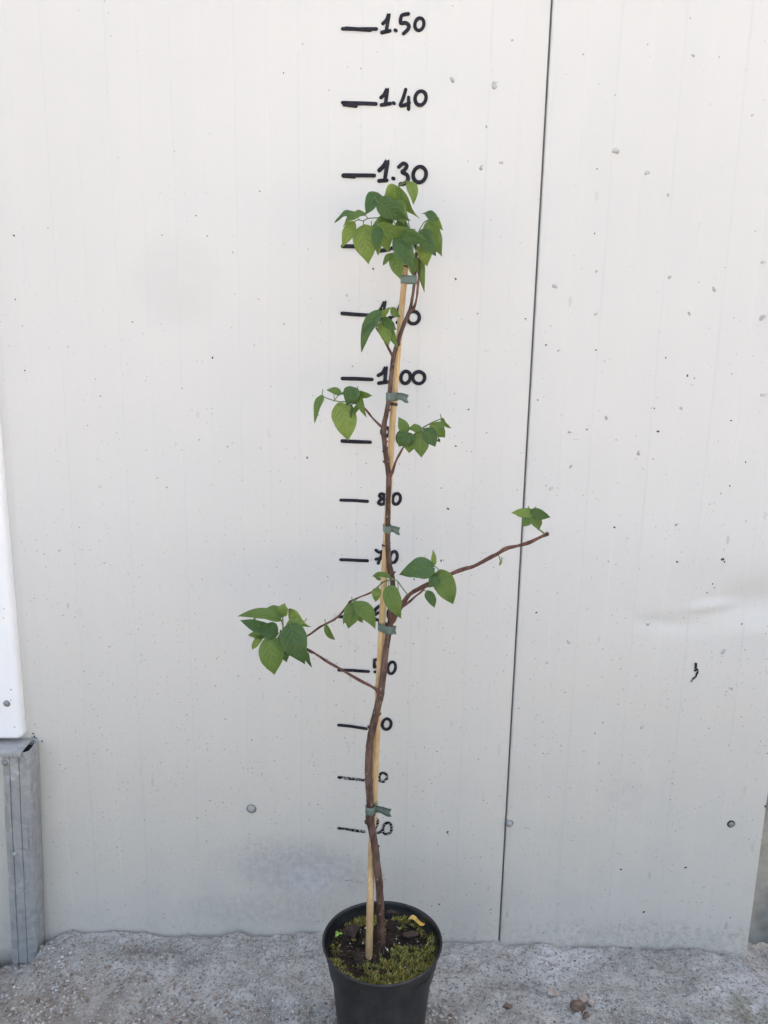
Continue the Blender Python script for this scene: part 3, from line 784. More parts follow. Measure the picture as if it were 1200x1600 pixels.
# bark chips lying on the soil, a fallen yellow leaf, a seedling
M_CHIP = simple('bark_chip_brown', (.060, .036, .026), .85, .4, 120, .8, .003)
def chip(px, py, rp, label, sq, k):
    p = on_z(px, py, SOIL_Z+.005); mb = MB(); rock(mb, p, rp*pxm(p), sq, k, 13, .34, .8)
    tag(mb.build('bark_chip', M_CHIP, origin=p-Vector((0, 0, .004)), smooth=False), label, 'bark chip', 'bark chips in the pot')
chip(549, 1453, 13, 'large brown bark chip on the soil left of the bamboo stake', (1.0, .8, .6), 11)
chip(643, 1459, 9, 'dark brown bark chip on the soil in front of the yellow leaf', (1.0, .75, .6), 22)
chip(615, 1425, 7, 'small brown bark chip behind the trunk near the back of the rim', (1.0, .8, .7), 31)
def yleaf():
    p = on_z(651, 1441, SOIL_Z+.010); mb = MB(); vv = []; ff = []; nl, nw = 12, 6; L = 24*pxm(p)
    for i in range(nl+1):
        t = i/nl; w = .26*L*math.sin(math.pi*min(1, t*.95+.03))**.7
        for j in range(nw+1):
            u = j/nw*2-1
            vv.append(p+Vector(((t-.5)*L*1.05, u*w-.25*(t-.5)*L, .35*w*u*u+.004*math.sin(t*6)+.003*(1-t))))
    for i in range(nl):
        for j in range(nw): q = i*(nw+1)+j; ff.append((q, q+1, q+nw+2, q+nw+1))
    mb.add(vv, ff)
    g = N('yellowed_leaf'); n = g.noise(g.pos(), 130, 4); mt = g.fin(g.mix(g.ramp(n, .45, .7), (.70, .46, .10), (.46, .29, .10)), .55)
    tag(mb.build('fallen_leaf', mt, origin=p), 'curled yellow dead leaf lying on the soil near the right rim', 'leaf')
yleaf()
def seedling():
    p = on_z(528, 1464, SOIL_Z+.004); r = thing('seedling', 'tiny bright green seedling sprouting by the left rim of the pot', 'seedling', (p.x, p.y, p.z-.006))
    mb = MB(); sweep(mb, [p-Vector((0, 0, .006)), p, p+Vector((.001, -.001, .006))], [.0007, .0007, .0005], 6, 3); mb.build('stem', M_PET, r)
    g = N('seedling_green'); mt = g.fin(g.mix(g.ramp(g.noise(g.pos(), 300, 3), .3, .7), (.20, .36, .05), (.30, .45, .09)), .5)
    for a in (.2, 2.3, 4.1):
        q = p+Vector((.001, -.001, .006)); d = Vector((math.cos(a), math.sin(a), .15)); w = Vector((-d.y, d.x, 0)); L = .007
        vv = []; ff = []
        for i in range(7):
            t = i/6; hw = .0026*math.sin(math.pi*min(1, t*.9+.08))
            for u in (-1, 0, 1): vv.append(q+d*L*t+w*hw*u+Vector((0, 0, .0008*abs(u)-.002*t*t)))
        for i in range(6):
            for j in range(2): k = i*3+j; ff.append((k, k+1, k+4, k+3))
        m2 = MB(); m2.add(vv, ff); m2.build('leaf', mt, r)
seedling()

# ------------------------------------------------------------------ the young tree
base3 = on_tree(596, 1482)
TREE = thing('young_tree', 'slim young tree with heart-shaped green leaves tied to a bamboo stake in the pot', 'tree', (base3.x, base3.y, SOIL_Z-.01))
def path(pts, dy=0.0, k=1.0):
    P, rr = [], []
    for q in pts:
        d = q[3] if len(q) > 3 else dy
        p = on_tree(q[0], q[1], d); P.append(p); rr.append(q[2]*.5*k*pxm(p))
    return P, rr
trunk = [(597, 1492, 14), (596, 1470, 13), (594.8, 1430, 12.6), (592.8, 1385, 12.4), (588.8, 1350, 12.2), (585, 1318, 12), (580.5, 1294, 13), (578, 1279, 14.5), (578.5, 1266, 13), (578, 1250, 12), (576, 1220, 12), (576, 1190, 12),
         (578, 1160, 11.8), (582.5, 1137, 12.4), (588, 1112, 11.4), (594, 1088, 12.4), (598, 1060, 10.6), (602, 1025, 10), (607, 990, 10), (611, 965, 10.4), (612.5, 935, 9), (613.5, 908, 9), (610.5, 895, 10), (608, 880, 8.8),
         (606, 850, 8.6), (606, 815, 8.4), (606.5, 780, 8.4), (607.5, 745, 9), (604, 720, 8), (601, 695, 8), (599.5, 668, 8.6), (604, 645, 7.8), (608, 618, 7.4), (611, 590, 7.2), (614.5, 560, 7.6), (621, 537, 6.8), (630, 510, 6.6), (637.5, 492, 6.8),
         (641.5, 480, 5.4), (645, 460, 4.8), (647.5, 440, 4.8), (650.5, 396, 4.8)]
mb = MB(); P, rr = path(trunk, k=.96); sweep(mb, P, rr, 14, 5, True, .16)
def bud(py, side, w, ln):
    q = sorted(trunk, key=lambda t_: t_[1])
    for a, b in zip(q, q[1:]):
        if a[1] <= py <= b[1]:
            k = (py-a[1])/(b[1]-a[1]); x = a[0]+(b[0]-a[0])*k; h = (a[2]+(b[2]-a[2])*k)*.5
            P2, r2 = path([(x+side*h*.5, py+2, w), (x+side*h, py, w), (x+side*(h+ln), py-ln*.8, w*.4)], -.001); sweep(mb, P2, r2, 7, 2, True); return
for b_ in [(1116, 1, 4.5, 2.5), (1136, -1, 5, 2), (1049, 1, 3.5, 1.5), (722, -1, 3.5, 2.5), (1284, -1, 7, 1.5), (1272, 1, 5, 1), (641, 1, 3.5, 2.5), (690, 1, 3, 1.5), (1322, 1, 4, 1), (895, 1, 4.5, 2), (598, -1, 3, 1.5), (538, 1, 3, 1.5), (780, -1, 3, 1)]: bud(*b_)
mb.build('trunk', M_BARK, TREE)
def branch(pts, mat=M_TWIG, dy=0.0, name='branch', n=9, jit=.16):
    mb = MB(); P, rr = path(pts, dy)
    if name == 'branch': rr = [r*(1.12 if i % 2 else .82) for i, r in enumerate(rr)]
    sweep(mb, P, rr, n, 4, True, jit); return mb.build(name, mat, TREE)
# second leader, side branches
branch([(638.5, 490, 5), (646.5, 481, 4.4, -.001), (651, 466, 3.8, -.002), (653, 446, 3.8, -.002), (655, 425, 3.8, -.001), (656, 392, 3.8, .001)])
branch([(614, 558, 5), (609, 548, 4, -.002), (601, 533, 3.6, -.004), (594, 521, 3.4, -.006), (588, 513, 3.6, -.008)])
branch([(599.5, 670, 5), (593, 664, 3.8, .002), (583, 654, 3.4, .004), (574, 643, 3.4, .004), (565, 634, 2.8, .002), (553, 630, 2.2, 0)])
branch([(608, 748, 5.5), (613, 738, 4.6, -.004), (618, 722, 4, -.008), (624, 710, 3.6, -.010), (631, 698, 3.2, -.010), (644, 684, 2.6, -.010), (660, 672, 2.2, -.008)])
branch([(594, 1090, 7), (590, 1080, 5.8, -.003), (583, 1074, 5, -.004), (562, 1063, 4.6, -.006), (535, 1047, 4.6, -.008), (512, 1034, 4.2, -.010), (492, 1021, 4, -.012), (484, 1017, 4.6, -.012), (462, 1005, 3.4, -.014), (443, 995, 3, -.014), (438, 985, 2.6, -.014)])
branch([(440, 990, 2.6, -.014), (460, 1000, 3.2, -.010), (481, 993, 3.8, -.006), (498, 981, 3.4, -.004), (505, 977, 4, -.004), (528, 964, 3.2, -.004), (544, 944, 3.2, -.006), (547, 940, 3.6, -.006), (562, 933, 2.8, -.008), (579, 926, 2.8, -.010), (590, 917, 2, -.014), (600, 909, 1.7, -.020), (612, 906, 1.7, -.020)])
branch([(610, 974, 10), (614, 968, 9, -.003), (621, 957, 8, -.006), (629, 944, 8, -.008), (641, 928, 7.4, -.010), (667, 914, 7, -.014), (700, 899, 6.6, -.018), (722, 890, 6.2, -.022), (740, 885, 6.4, -.024), (766, 871, 5.8, -.028), (776, 866, 6.6, -.029), (791, 857, 6.2, -.031), (808, 853, 5.4, -.034), (826, 848, 5.6, -.036), (845, 839, 5.4, -.038), (855, 834.5, 6, -.040)], n=10, jit=.14)
branch([(627, 950, 4, -.010), (640, 940, 3.6, -.018), (650, 931, 3.4, -.020), (660, 923, 3.2, -.020), (665, 915, 2.6, -.018)])
branch([(853, 836, 3, -.040), (846, 830, 2.6, -.042), (839, 825, 2.4, -.044), (831, 808, 2.0, -.044)], M_PET)
branch([(671, 912, 3, -.016), (671, 900, 2.6, -.018), (672, 892, 2.6, -.018), (676, 885, 2.4, -.018)], M_PET)
branch([(779, 868, 2.2, -.030), (781, 873, 1.8, -.032), (782, 878, 1.4, -.033)], M_PET)
def stalk(pts, dy=0.0, w=1.7): branch([(a, b, w) for a, b in pts], M_PET, dy, 'stalk', 6, 0)

WP = [(0, .04), (.03, .34), (.08, .60), (.15, .82), (.25, .97), (.35, 1.0), (.48, .95), (.60, .82), (.72, .62), (.82, .40), (.90, .22), (.95, .11), (1, .012)]
def wprof(t):
    for (a, x), (b, y) in zip(WP, WP[1:]):
        if t <= b: return x+(y-x)*(t-a)/(b-a)
    return 0
MATS = {'d': M_LEAFD, 'm': M_LEAFM, 'l': M_LEAFL}
_li = [0]
def leaf(f, base, tip, w, mat='m', dy=0.0, roll=None, fold=None, curl=None, anchor=None, tipd=None, twist=0.0):
    """one blade from its base to its tip (both in photo pixels on the tree's plane), w = apparent width"""
    _li[0] += 1; rg = random.Random(_li[0]*13+5)
    b2, t2 = f(*base), f(*tip)
    sc = f(1, 0)[0]-f(0, 0)[0]
    b = on_tree(b2[0], b2[1], dy)
    Lpx = math.hypot(t2[0]-b2[0], t2[1]-b2[1])
    td = rg.uniform(-.35, .15) if tipd is None else tipd
    tp = on_tree(t2[0], t2[1], dy+td*Lpx*pxm(b))
    roll = R(rg.uniform(-35, 35) if roll is None else roll)
    fold = rg.uniform(.10, .38) if fold is None else fold
    curl = rg.uniform(.03, .12) if curl is None else curl
    W = w*sc*pxm(b)*.5/max(.35, math.cos(roll))*1.06
    ax = tp-b; L = ax.length; a = ax.normalized()
    nrm = (CAM-b); nrm = (nrm-a*nrm.dot(a)).normalized()
    nrm = Matrix.Rotation(roll, 3, a) @ nrm; sd_ = a.cross(nrm)
    nl, nw = 30, 14; vv = []; uv = []; ff = []; sd0 = rg.random()*50
    sway = rg.uniform(-.07, .07); rg_tip = rg.uniform(.6, 3.0); ripple = rg.uniform(.06, .22); rp_f = rg.uniform(7, 13)
    asym = rg.uniform(-.08, .08); wsh = rg.uniform(.85, 1.2)
    for i in range(nl+1):
        t = i/nl
        wl = wprof(t**wsh)
        tw = twist*(t-.3); ct, sn = math.cos(tw), math.sin(tw)
        for j in range(nw+1):
            u = j/nw*2-1
            au = abs(u)
            wj = wl*W*(1+.05*noise.noise(Vector((t*7, u*2+sd0, sd0))))
            back = -.05*L*au**1.6*(1-t) if t < .35 else 0            # heart-shaped shoulders
            q = t*6.5-au**1.35*2.3
            quilt = .045*W*math.cos(2*math.pi*(q))*min(1, au*4)*(1-au**4)*(wl)
            hgt = curl*L*(4*t*(1-t)) - curl*L*rg_tip*t**3 + ripple*W*au**3*math.sin(t*rp_f+sd0+(1.7 if u > 0 else 0)) + fold*W*wl*(au**1.3) - .18*W*wl*au**3 + quilt*-1 + .06*W*noise.noise(Vector((t*3+sd0, u*1.4, 2.0)))
            lat = u*wj*(1+asym*(1 if u > 0 else -1))
            p = b + a*(t*L+back) + sd_*(lat*ct+sway*L*math.sin(math.pi*t)) + nrm*(hgt-fold*W*.3+lat*sn)
            vv.append(p); uv.append((j/nw, t))
    off0 = b-vv[nw//2]
    for i in range(nl+1):
        k = (1-i/nl)
        for j in range(nw+1): vv[i*(nw+1)+j] += off0*k
    for i in range(nl):
        for j in range(nw): q = i*(nw+1)+j; ff.append((q, q+1, q+nw+2, q+nw+1))
    mb = MB(); mb.add(vv, ff, uv)
    # leaf stalk
    mb.cur = 1
    if anchor is not None:
        a2 = f(*anchor[:2]); ad = anchor[2] if len(anchor) > 2 else dy*.4
        A = on_tree(a2[0], a2[1], ad); mid = (A+b)*.5+Vector((0, 0, .10*(A-b).length))
        r0 = .0007
        sweep(mb, [A, mid, b, b+a*L*.06], [r0*1.2, r0, r0, r0*.6], 6, 4)
    else:
        sweep(mb, [b-a*L*.14+Vector((0, .002, .003)), b-a*L*.06, b+a*L*.04], [.0008, .0007, .0005], 6, 3)
    mb.build('leaf', [MATS[mat], M_PET], TREE)

# --- crown (pixels of the enlarged crop CB)
X = (785, 615, -.003); X2 = (700, 470, -.01)
leaf(CB, (505, 192), (420, 338), 102, 'd', -.012, 20, anchor=(640, 330, -.005))
leaf(CB, (645, 150), (540, 262), 130, 'l', -.002, -30, .25, .18, anchor=(690, 420, 0), tipd=.1)
leaf(CB, (515, 258), (718, 392), 130, 'd', -.022, 10, .12, .12, tipd=-.2)
leaf(CB, (600, 250), (700, 405), 120, 'm', -.016, -15, .2, .1)
leaf(CB, (662, 150), (796, 385), 58, 'm', -.012, 40, .4, .08, anchor=(745, 480, -.004))
leaf(CB, (742, 116), (768, 272), 76, 'l', -.004, -15, anchor=(665, 142, -.008))
leaf(CB, (345, 337), (192, 388), 40, 'd', -.014, 50, .2, .15)
leaf(CB, (412, 340), (255, 414), 52, 'm', -.016, 45, .2, .15)
leaf(CB, (335, 404), (258, 582), 86, 'l', -.010, -12, anchor=(375, 385, -.012))
leaf(CB, (405, 432), (440, 702), 172, 'l', -.012, 6, .10, .05, anchor=(405, 395, -.012), tipd=0)
leaf(CB, (512, 446), (506, 628), 80, 'd', -.030, -10, .2, .1)
leaf(CB, (572, 478), (578, 612), 92, 'l', -.006, 15)
leaf(CB, (468, 440), (515, 640), 96, 'l', -.006, -20)
leaf(CB, (522, 430), (766, 488), 96, 'm', -.030, 25, .2, .16, tipd=-.1)
leaf(CB, (595, 392), (470, 432), 92, 'm', -.006, 10)
leaf(CB, (560, 330), (600, 440), 110, 'd', -.002, 0)
leaf(CB, (648, 488), (772, 738), 128, 'd', -.024, -15, .2, .06, tipd=-.1)
leaf(CB, (688, 492), (858, 548), 94, 'd', -.034, 20, .15, .16)
leaf(CB, (932, 386), (830, 322), 58, 'd', -.012, 35, .2, .12, anchor=(855, 395, -.008))
leaf(CB, (878, 402), (964, 652), 112, 'm', -.012, 15, .25, .05, anchor=(855, 395, -.008))
leaf(CB, (822, 464), (930, 646), 112, 'd', -.020, -12, anchor=(800, 490, -.006))
leaf(CB, (835, 560), (858, 716), 98, 'l', -.006, 10, anchor=(790, 520, -.004))
leaf(CB, (934, 370), (964, 464), 36, 'l', -.006, 45, anchor=(855, 395, -.008))
leaf(CB, (637, 630), (672, 812), 100, 'm', -.006, 0, .12, .05, anchor=(780, 640, -.002), tipd=0)
leaf(CB, (612, 630), (535, 706), 42, 'm', -.004, 35, anchor=(640, 612, -.004))
leaf(CB, (808, 662), (826, 892), 62, 'm', .008, 20, anchor=(785, 620, 0))
leaf(CB, (765, 655), (756, 788), 70, 'm', -.001, 15, anchor=X)
leaf(CB, (516, 255), (438, 275), 32, 'l', -.008, 40)
leaf(CB, (640, 420), (730, 470), 120, 'd', -.010, 10)
leaf(CB, (690, 560), (640, 480), 90, 'm', .004, 0)
stalk([CB(785, 610), CB(700, 430), CB(600, 372), CB(525, 370), CB(440, 376), CB(405, 395)], -.008)
stalk([CB(440, 376), CB(415, 345)], -.012, 1.5); stalk([CB(405, 395), CB(372, 381), CB(345, 340)], -.013, 1.5)
stalk([CB(790, 600), CB(800, 490), CB(825, 430), CB(855, 395), CB(895, 402), CB(930, 386)], -.007, 1.8)
stalk([CB(655, 140), CB(690, 115), CB(722, 106), CB(745, 118)], -.008, 1.6)
# --- second tuft
B2 = (495, 1165, -.008)
leaf(CB, (518, 1048), (384, 1336), 88, 'd', -.016, 25, .35, .06, anchor=B2)
leaf(CB, (498, 1120), (378, 1208), 52, 'd', -.012, 30)
leaf(CB, (525, 1085), (605, 1020), 40, 'l', -.010, 30, anchor=B2)
leaf(CB, (545, 1040), (560, 1095), 44, 'l', -.004, 0)
leaf(CB, (610, 1022), (668, 1090), 52, 'm', -.004, 15, anchor=(525, 1080, -.008))
leaf(CB, (535, 1130), (588, 1292), 88, 'l', -.006, -8, .15, .05, anchor=B2)
leaf(CB, (545, 1105), (641, 1182), 66, 'd', -.010, 20, anchor=B2)
leaf(CB, (585, 1160), (648, 1312), 56, 'm', -.002, 15, anchor=(530, 1120, -.006))
stalk([CB(495, 1165), CB(505, 1120), CB(525, 1085), CB(545, 1060)], -.008, 1.7)
# --- left middle tuft (CC)
B3 = (425, 305, 0)
leaf(CC, (182, 250), (124, 422), 48, 'm', -.010, 30, .3, .1)
leaf(CC, (312, 238), (214, 203), 46, 'm', -.008, 25, anchor=(265, 285, -.006))
leaf(CC, (300, 304), (362, 550), 154, 'l', -.008, -5, .10, .05, anchor=(330, 288, -.004), tipd=0)
leaf(CC, (430, 225), (305, 222), 52, 'd', -.012, 30, anchor=B3)
leaf(CC, (392, 196), (348, 318), 106, 'd', -.018, 10, .12, .1, anchor=B3)
leaf(CC, (420, 215), (395, 310), 76, 'd', -.010, -20)
leaf(CC, (428, 230), (519, 252), 42, 'm', -.008, 30, anchor=B3)
leaf(CC, (436, 250), (477, 396), 44, 'm', -.012, 35, anchor=B3)
leaf(CC, (375, 312), (378, 398), 38, 'd', -.004, 20, anchor=B3)
leaf(CC, (428, 312), (390, 390), 34, 'm', -.004, 40, anchor=B3)
stalk([CC(430, 308), CC(380, 290), CC(310, 290), CC(240, 275), CC(182, 250)], -.006, 1.7); stalk([CC(270, 283), CC(264, 245)], -.007, 1.4)
# --- right middle tuft
B4 = (800, 520, -.010)
leaf(CC, (748, 497), (702, 390), 70, 'm', -.012, 15, anchor=B4)
leaf(CC, (745, 497), (692, 590), 96, 'd', -.020, 10, .15, .1, anchor=B4)
leaf(CC, (752, 500), (772, 592), 84, 'd', -.018, -10, .15, .1, anchor=B4)
leaf(CC, (765, 540), (768, 634), 76, 'm', -.012, 0)
leaf(CC, (852, 482), (757, 466), 50, 'm', -.014, 25)
leaf(CC, (845, 490), (848, 666), 106, 'm', -.016, 5, .15, .05, anchor=(850, 470, -.01), tipd=0)
leaf(CC, (878, 472), (946, 592), 94, 'd', -.016, -10, anchor=(850, 470, -.01))
leaf(CC, (918, 442), (1003, 532), 98, 'm', -.012, 12, .15, .1, anchor=(870, 460, -.01))
leaf(CC, (986, 402), (1044, 476), 30, 'm', -.012, 35)
stalk([CC(730, 600), CC(790, 520), CC(850, 470), CC(920, 430), CC(985, 404)], -.010, 1.8)
leaf(CC, (965, 540), (975, 562), 22, 'd', -.008, 20)
# --- lower left cluster (CE)
B5 = (340, 640, -.014)
leaf(CE, (335, 552), (68, 493), 72, 'm', -.020, 35, .25, .10, anchor=(352, 600, -.014))
leaf(CE, (352, 520), (222, 476), 86, 'm', -.016, 20, .2, .1)
leaf(CE, (345, 528), (362, 442), 74, 'l', -.018, -20)
leaf(CE, (206, 506), (146, 556), 28, 'm', -.012, 40)
leaf(CE, (300, 645), (68, 542), 84, 'd', -.018, 20, .2, .1, anchor=B5)
leaf(CE, (312, 650), (188, 598), 110, 'd', -.024, 15, .12, .1, anchor=B5)
leaf(CE, (240, 655), (113, 646), 56, 'm', -.014, 30)
leaf(CE, (208, 660), (134, 752), 48, 'l', -.016, 20)
leaf(CE, (258, 664), (300, 924), 158, 'm', -.028, -6, .12, .06, anchor=(315, 650, -.02), tipd=-.1)
leaf(CE, (402, 586), (496, 852), 172, 'd', -.034, 8, .15, .07, anchor=(352, 610, -.02), tipd=-.1)
leaf(CE, (345, 650), (388, 848), 92, 'd', -.020, -10, anchor=B5)
leaf(CE, (430, 640), (420, 780), 120, 'd', -.018, 0)
leaf(CE, (398, 480), (514, 618), 70, 'l', -.012, 35, .3, .1, anchor=(352, 510, -.014))
leaf(CE, (490, 562), (364, 576), 50, 'l', -.022, 30)
leaf(CE, (512, 770), (534, 872), 32, 'd', -.016, 30)
leaf(CE, (640, 582), (697, 702), 42, 'm', -.006, 20, .3, .1)
leaf(CE, (826, 446), (784, 612), 104, 'm', -.012, 12, .25, .08)
leaf(CE, (830, 442), (742, 575), 60, 'm', -.008, 30)
leaf(CE, (832, 440), (982, 606), 96, 'm', -.014, -15, .25, .08)
leaf(CE, (850, 470), (878, 575), 60, 'm', -.008, 20)
leaf(CE, (988, 340), (965, 432), 62, 'l', -.018, 20, anchor=(1005, 310, -.018))
leaf(CE, (1066, 266), (945, 242), 36, 'm', -.024, 35, anchor=(1100, 284, -.02))
leaf(CE, (1000, 282), (955, 255), 24, 'm', -.022, 30)
leaf(CE, (1062, 332), (1141, 550), 112, 'm', -.034, 8, .15, .05, anchor=(1060, 286, -.022), tipd=-.1)
stalk([CE(345, 645), CE(352, 600), CE(350, 510)], -.016, 2.2); stalk([CE(350, 560), CE(335, 550)], -.018, 1.6)
stalk([CE(1010, 300), CE(1060, 286), CE(1110, 284), CE(1150, 335), CE(1190, 385)], -.022, 1.8); stalk([CE(1122, 295), CE(1124, 375)], -.022, 1.6)
# --- right branch leaves (CD)
leaf(CD, (386, 468), (177, 504), 128, 'd', -.024, 12, .15, .12, anchor=(365, 492, -.018), tipd=-.15)
leaf(CD, (388, 452), (390, 356), 34, 'l', -.016, 15)
leaf(CD, (356, 448), (328, 402), 34, 'l', -.014, 15)
leaf(CD, (428, 488), (518, 699), 130, 'm', -.022, -8, .15, .06, anchor=(392, 456, -.018), tipd=-.1)
leaf(CD, (424, 535), (360, 588), 66, 'd', -.030, 15, .2, .14)
leaf(CD, (372, 522), (432, 500), 38, 'm', -.024, 30)
leaf(CD, (350, 616), (396, 719), 60, 'd', -.020, 12, anchor=(330, 612, -.02))
leaf(CD, (1006, 124), (877, 121), 60, 'l', -.046, 20, .2, .08)
leaf(CD, (1000, 108), (1122, 162), 62, 'd', -.048, 15, .2, .12)
leaf(CD, (1002, 150), (942, 212), 64, 'm', -.050, 10, .2, .1)
leaf(CD, (1005, 152), (1062, 232), 64, 'm', -.046, -10, .2, .1)
leaf(CD, (1018, 110), (1032, 82), 10, 'm', -.044, 0, 0)
leaf(CD, (815, 425), (800, 457), 15, 'l', -.034, 0)

# ------------------------------------------------------------------ bamboo stake
stk = [(576, 1516, 11.5, -.026), (577.2, 1460, 11.4, -.014), (578.8, 1395, 11.2, -.002), (580, 1350, 11, .007), (581.5, 1305, 11, .0135), (583.5, 1260, 11, .014), (586.5, 1200, 11, .013), (590, 1110, 10.8, .014), (596.5, 985, 10.6, .010), (601.5, 880, 10.4, .009), (607, 780, 10.2, .011), (613, 665, 10, .010), (618.5, 590, 10, .012), (626, 500, 9.6, .011), (634, 412, 9, .008)]
P, rr = path(stk)
ST = thing('bamboo_stake', 'straight tan bamboo stake the young tree is tied to', 'stake', (P[0].x, P[0].y, SOIL_Z-.012))
mb = MB(); PP, RR = crom(P, rr, 14)
NODES = [414, 632, 851, 1078, 1195]
def ypx(p): d = p-CAM; return 800-FPX*d.dot(UP)/d.dot(FWD)
for i, p in enumerate(PP):
    k = min(abs(ypx(p)-n_) for n_ in NODES); RR[i] *= 1+.16*math.exp(-(k/4)**2)
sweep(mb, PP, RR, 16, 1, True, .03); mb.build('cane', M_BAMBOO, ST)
for n_ in NODES[:4]:
    i = min(range(len(PP)), key=lambda q: abs(ypx(PP[q])-n_)); p = PP[i]; t = (PP[min(i+1, len(PP)-1)]-PP[i-1]).normalized(); r_ = RR[i]
    mb = MB(); h = r_*(.7 if n_ == 632 else .35)
    sweep(mb, [p-t*h, p-t*h*.5, p, p+t*h*.4], [r_*.9, r_*1.10, r_*1.12, r_*.92], 16, 2, False, .12)
    if n_ in (851, 1078, 414):
        for q in range(5):
            a = random.uniform(-1.4, 1.4); d = Vector((math.sin(a), -math.cos(a), .0))
            sweep(mb, [p+d*r_*.9-t*h*random.uniform(-1, 1), p+d*r_*1.25+t*r_*random.uniform(-1.2, 1.2)], [r_*.20, r_*.08], 5, 1)
    mb.build('node', M_NODE, ST)

# ------------------------------------------------------------------ ties
def interp(pts, y):
    pts = sorted(pts, key=lambda q: q[1])
    for a, b in zip(pts, pts[1:]):
        if a[1] <= y <= b[1]:
            k = (y-a[1])/(b[1]-a[1]); da = a[3] if len(a) > 3 else 0; db = b[3] if len(b) > 3 else 0
            return a[0]+(b[0]-a[0])*k, a[2]+(b[2]-a[2])*k, da+(db-da)*k
def tie(y, h, tail, label, slant=0.0, extra=0.0):
    tx, tw, td = interp(trunk, y); sx, sw, sdp = interp(stk, y)
    A = on_tree(tx, y, td); B = on_tree(sx, y, sdp); sc = pxm(A)
    ra, rb = tw*.5*sc+.0007, sw*.5*sc+.0007
    z0 = A.z; A2 = Vector((A.x, A.y)); B2 = Vector((B.x, B.y))
    # convex outline round the two stems
    pts = []
    for c, r in ((A2, ra), (B2, rb)):
        for k in range(36):
            a = 2*math.pi*k/36; pts.append((c.x+r*math.cos(a), c.y+r*math.sin(a)))
    pts = sorted(set(pts))
    def half(ps):
        o = []
        for p in ps:
            while len(o) > 1 and (o[-1][0]-o[-2][0])*(p[1]-o[-2][1])-(o[-1][1]-o[-2][1])*(p[0]-o[-2][0]) <= 0: o.pop()
            o.append(p)
        return o
    hull = half(pts)[:-1]+half(pts[::-1])[:-1]
    hh = h*.5*sc; mid = (A2+B2)/2
    root = thing('plant_tie', label, 'plant tie', (mid.x, mid.y, z0-hh), 'tape ties holding the tree to the stake')
    mb = MB(); n = len(hull); vv = []; th = .0005
    def sl(x): return slant*(x-mid.x)
    for lay, zz in ((0, -hh), (0, -hh*.4), (0, hh*.4), (0, hh), (1, hh), (1, hh*.4), (1, -hh*.4), (1, -hh)):
        for x, y_ in hull:
            d = (Vector((x, y_))-mid); q = Vector((x, y_))+(d.normalized()*th if lay == 0 else Vector((0, 0)))
            wob = .0004*math.sin(zz*900+x*300)
            vv.append(Vector((q.x, q.y+wob*.5, z0+zz+sl(q.x)+.0004*math.sin(x*700))))
    ff = [(j*n+i, j*n+(i+1) % n, ((j+1) % 8)*n+(i+1) % n, ((j+1) % 8)*n+i) for j in range(8) for i in range(n)]
    mb.add(vv, ff); mb.build('band', M_TIE, root)
    if tail:
        xr_ = max(hull)[0]; s = MB(); vv = []; nseg = 10; Ltl = tail[0]*sc
        for lay in (0, 1):
            for i in range(nseg+1):
                t = i/nseg
                x = xr_-.003+t*(Ltl+.003); yv = mid.y-.004-.004*math.sin(t*2.4)-lay*.0005
                zc = z0+sl(x)+tail[1]*sc*t+.0015*math.sin(t*5)
                hw = hh*(1-.12*math.sin(t*6))
                end = .0018 if i == nseg else 0
                vv += [Vector((x+end*.3, yv, zc-hw)), Vector((x-end, yv-.0006, zc)), Vector((x+end*.2, yv, zc+hw))]
        m3 = 3*(nseg+1); ff = []
        for i in range(nseg):
            for j in range(2):
                q = i*3+j; ff.append((q, q+3, q+4, q+1)); q += m3; ff.append((q+1, q+4, q+3, q))
            for j in (0, 2): q = i*3+j; ff.append((q, q+m3, q+m3+3, q+3))
        ff.append((nseg*3, nseg*3+m3, nseg*3+m3+1, nseg*3+1)); ff.append((nseg*3+1, nseg*3+m3+1, nseg*3+m3+2, nseg*3+2))
        s.add(vv, ff); s.build('tail', M_TIE, root)
tie(437, 13, None, 'topmost grey-green tie, just below the crown at the stake tip', -.05)
tie(620, 12.5, (16, -1), 'grey-green tie with a short tail beside the 1.00 mark')
tie(827, 11.5, (14, -.5), 'grey-green tie with a short square tail between the 80 and 70 marks')
tie(983, 13, (5, 3), 'slanting grey-green tie under the fork of the long right branch', -.10)
tie(1265, 13, (22, -3), 'lowest grey-green tie, its loose end sticking out right above the 20 mark', 0.0)

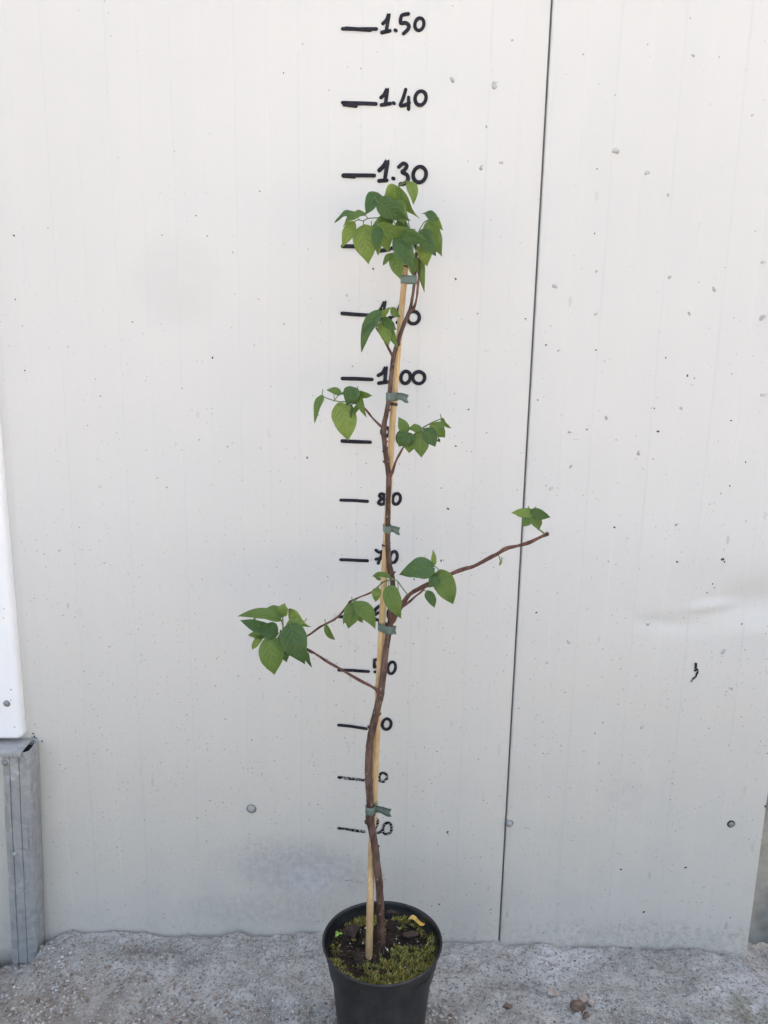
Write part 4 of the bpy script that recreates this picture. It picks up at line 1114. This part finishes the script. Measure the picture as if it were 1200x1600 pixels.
# ------------------------------------------------------------------ loose things on the ground
M_STONEB = simple('brown_stone', (.17, .115, .085), .85, .35, 90, .6, .003)
M_STONEG = simple('grey_stone', (.40, .33, .28), .85, .25, 90, .6, .003)
def stone(px, py, rp, mt, label, k, sq=(1, .85, .75)):
    g0 = on_z(px, py, 0.0); z = ground_z(g0.x, g0.y); p = on_z(px, py, z+.004); r = rp*pxm(p)
    mb = MB(); rock(mb, Vector((p.x, p.y, z+r*sq[2]*.5)), r, sq, k)
    tag(mb.build('stone', mt, origin=(p.x, p.y, z)), label, 'stone', 'loose stones on the concrete')
stone(904, 1572, 11, M_STONEB, 'largest brown stone lying on the concrete right of the pot', 3)
stone(911, 1561, 7.5, M_STONEG, 'pale grey stone resting against the top of the largest brown stone', 5)
stone(921, 1564, 7, M_STONEG, 'small pale stone just right of the other pale one beside the brown stone', 8)
stone(916, 1585, 6, M_STONEB, 'small brown stone in front of the largest brown stone', 9)
stone(863, 1549, 9, M_STONEG, 'flat pinkish grey stone between the pot and the cluster of stones', 12, (1.1, .8, .4))
stone(794, 1571, 6, M_STONEB, 'small dark stone alone on the concrete close to the pot', 15, (1.1, .8, .5))
# gravel and grit: one uncountable spread, thickest bottom left
mb = MB(); n_ = 0; tries = 0
while n_ < 13000 and tries < 120000:
    tries += 1
    px, py = random.uniform(-60, 1260), random.uniform(1450, 1680)
    p = on_z(px, py, 0.0)
    if p.y > -.012: continue
    if math.hypot(p.x-PC.x, p.y-PC.y) < .07: continue
    e = -p.y-.30*p.x+.30*fbm(p.x*7, p.y*7, 3.0)
    dens = .22+1.0*min(1, max(0, (e-.18)/.30))
    if random.random() > dens: continue
    z = ground_z(p.x, p.y); r = .0008+.0034*random.random()**3.4
    if dens < .3: r = min(r, .0022)
    pebble(mb, Vector((p.x, p.y, z+r*.3)), r, (1, random.uniform(.6, 1), random.uniform(.5, .8)), n_*.37, 1, .5); n_ += 1
M_GRAV = mat_rand('gravel_stones', [(.20, .16, .125), (.36, .30, .25), (.52, .46, .39), (.44, .42, .40), (.64, .62, .59), (.30, .225, .18), (.40, .385, .375)], .9)
tag(mb.build('gravel', M_GRAV, smooth=False), 'fine beige and grey gravel strewn over the concrete', 'gravel', kind='stuff')
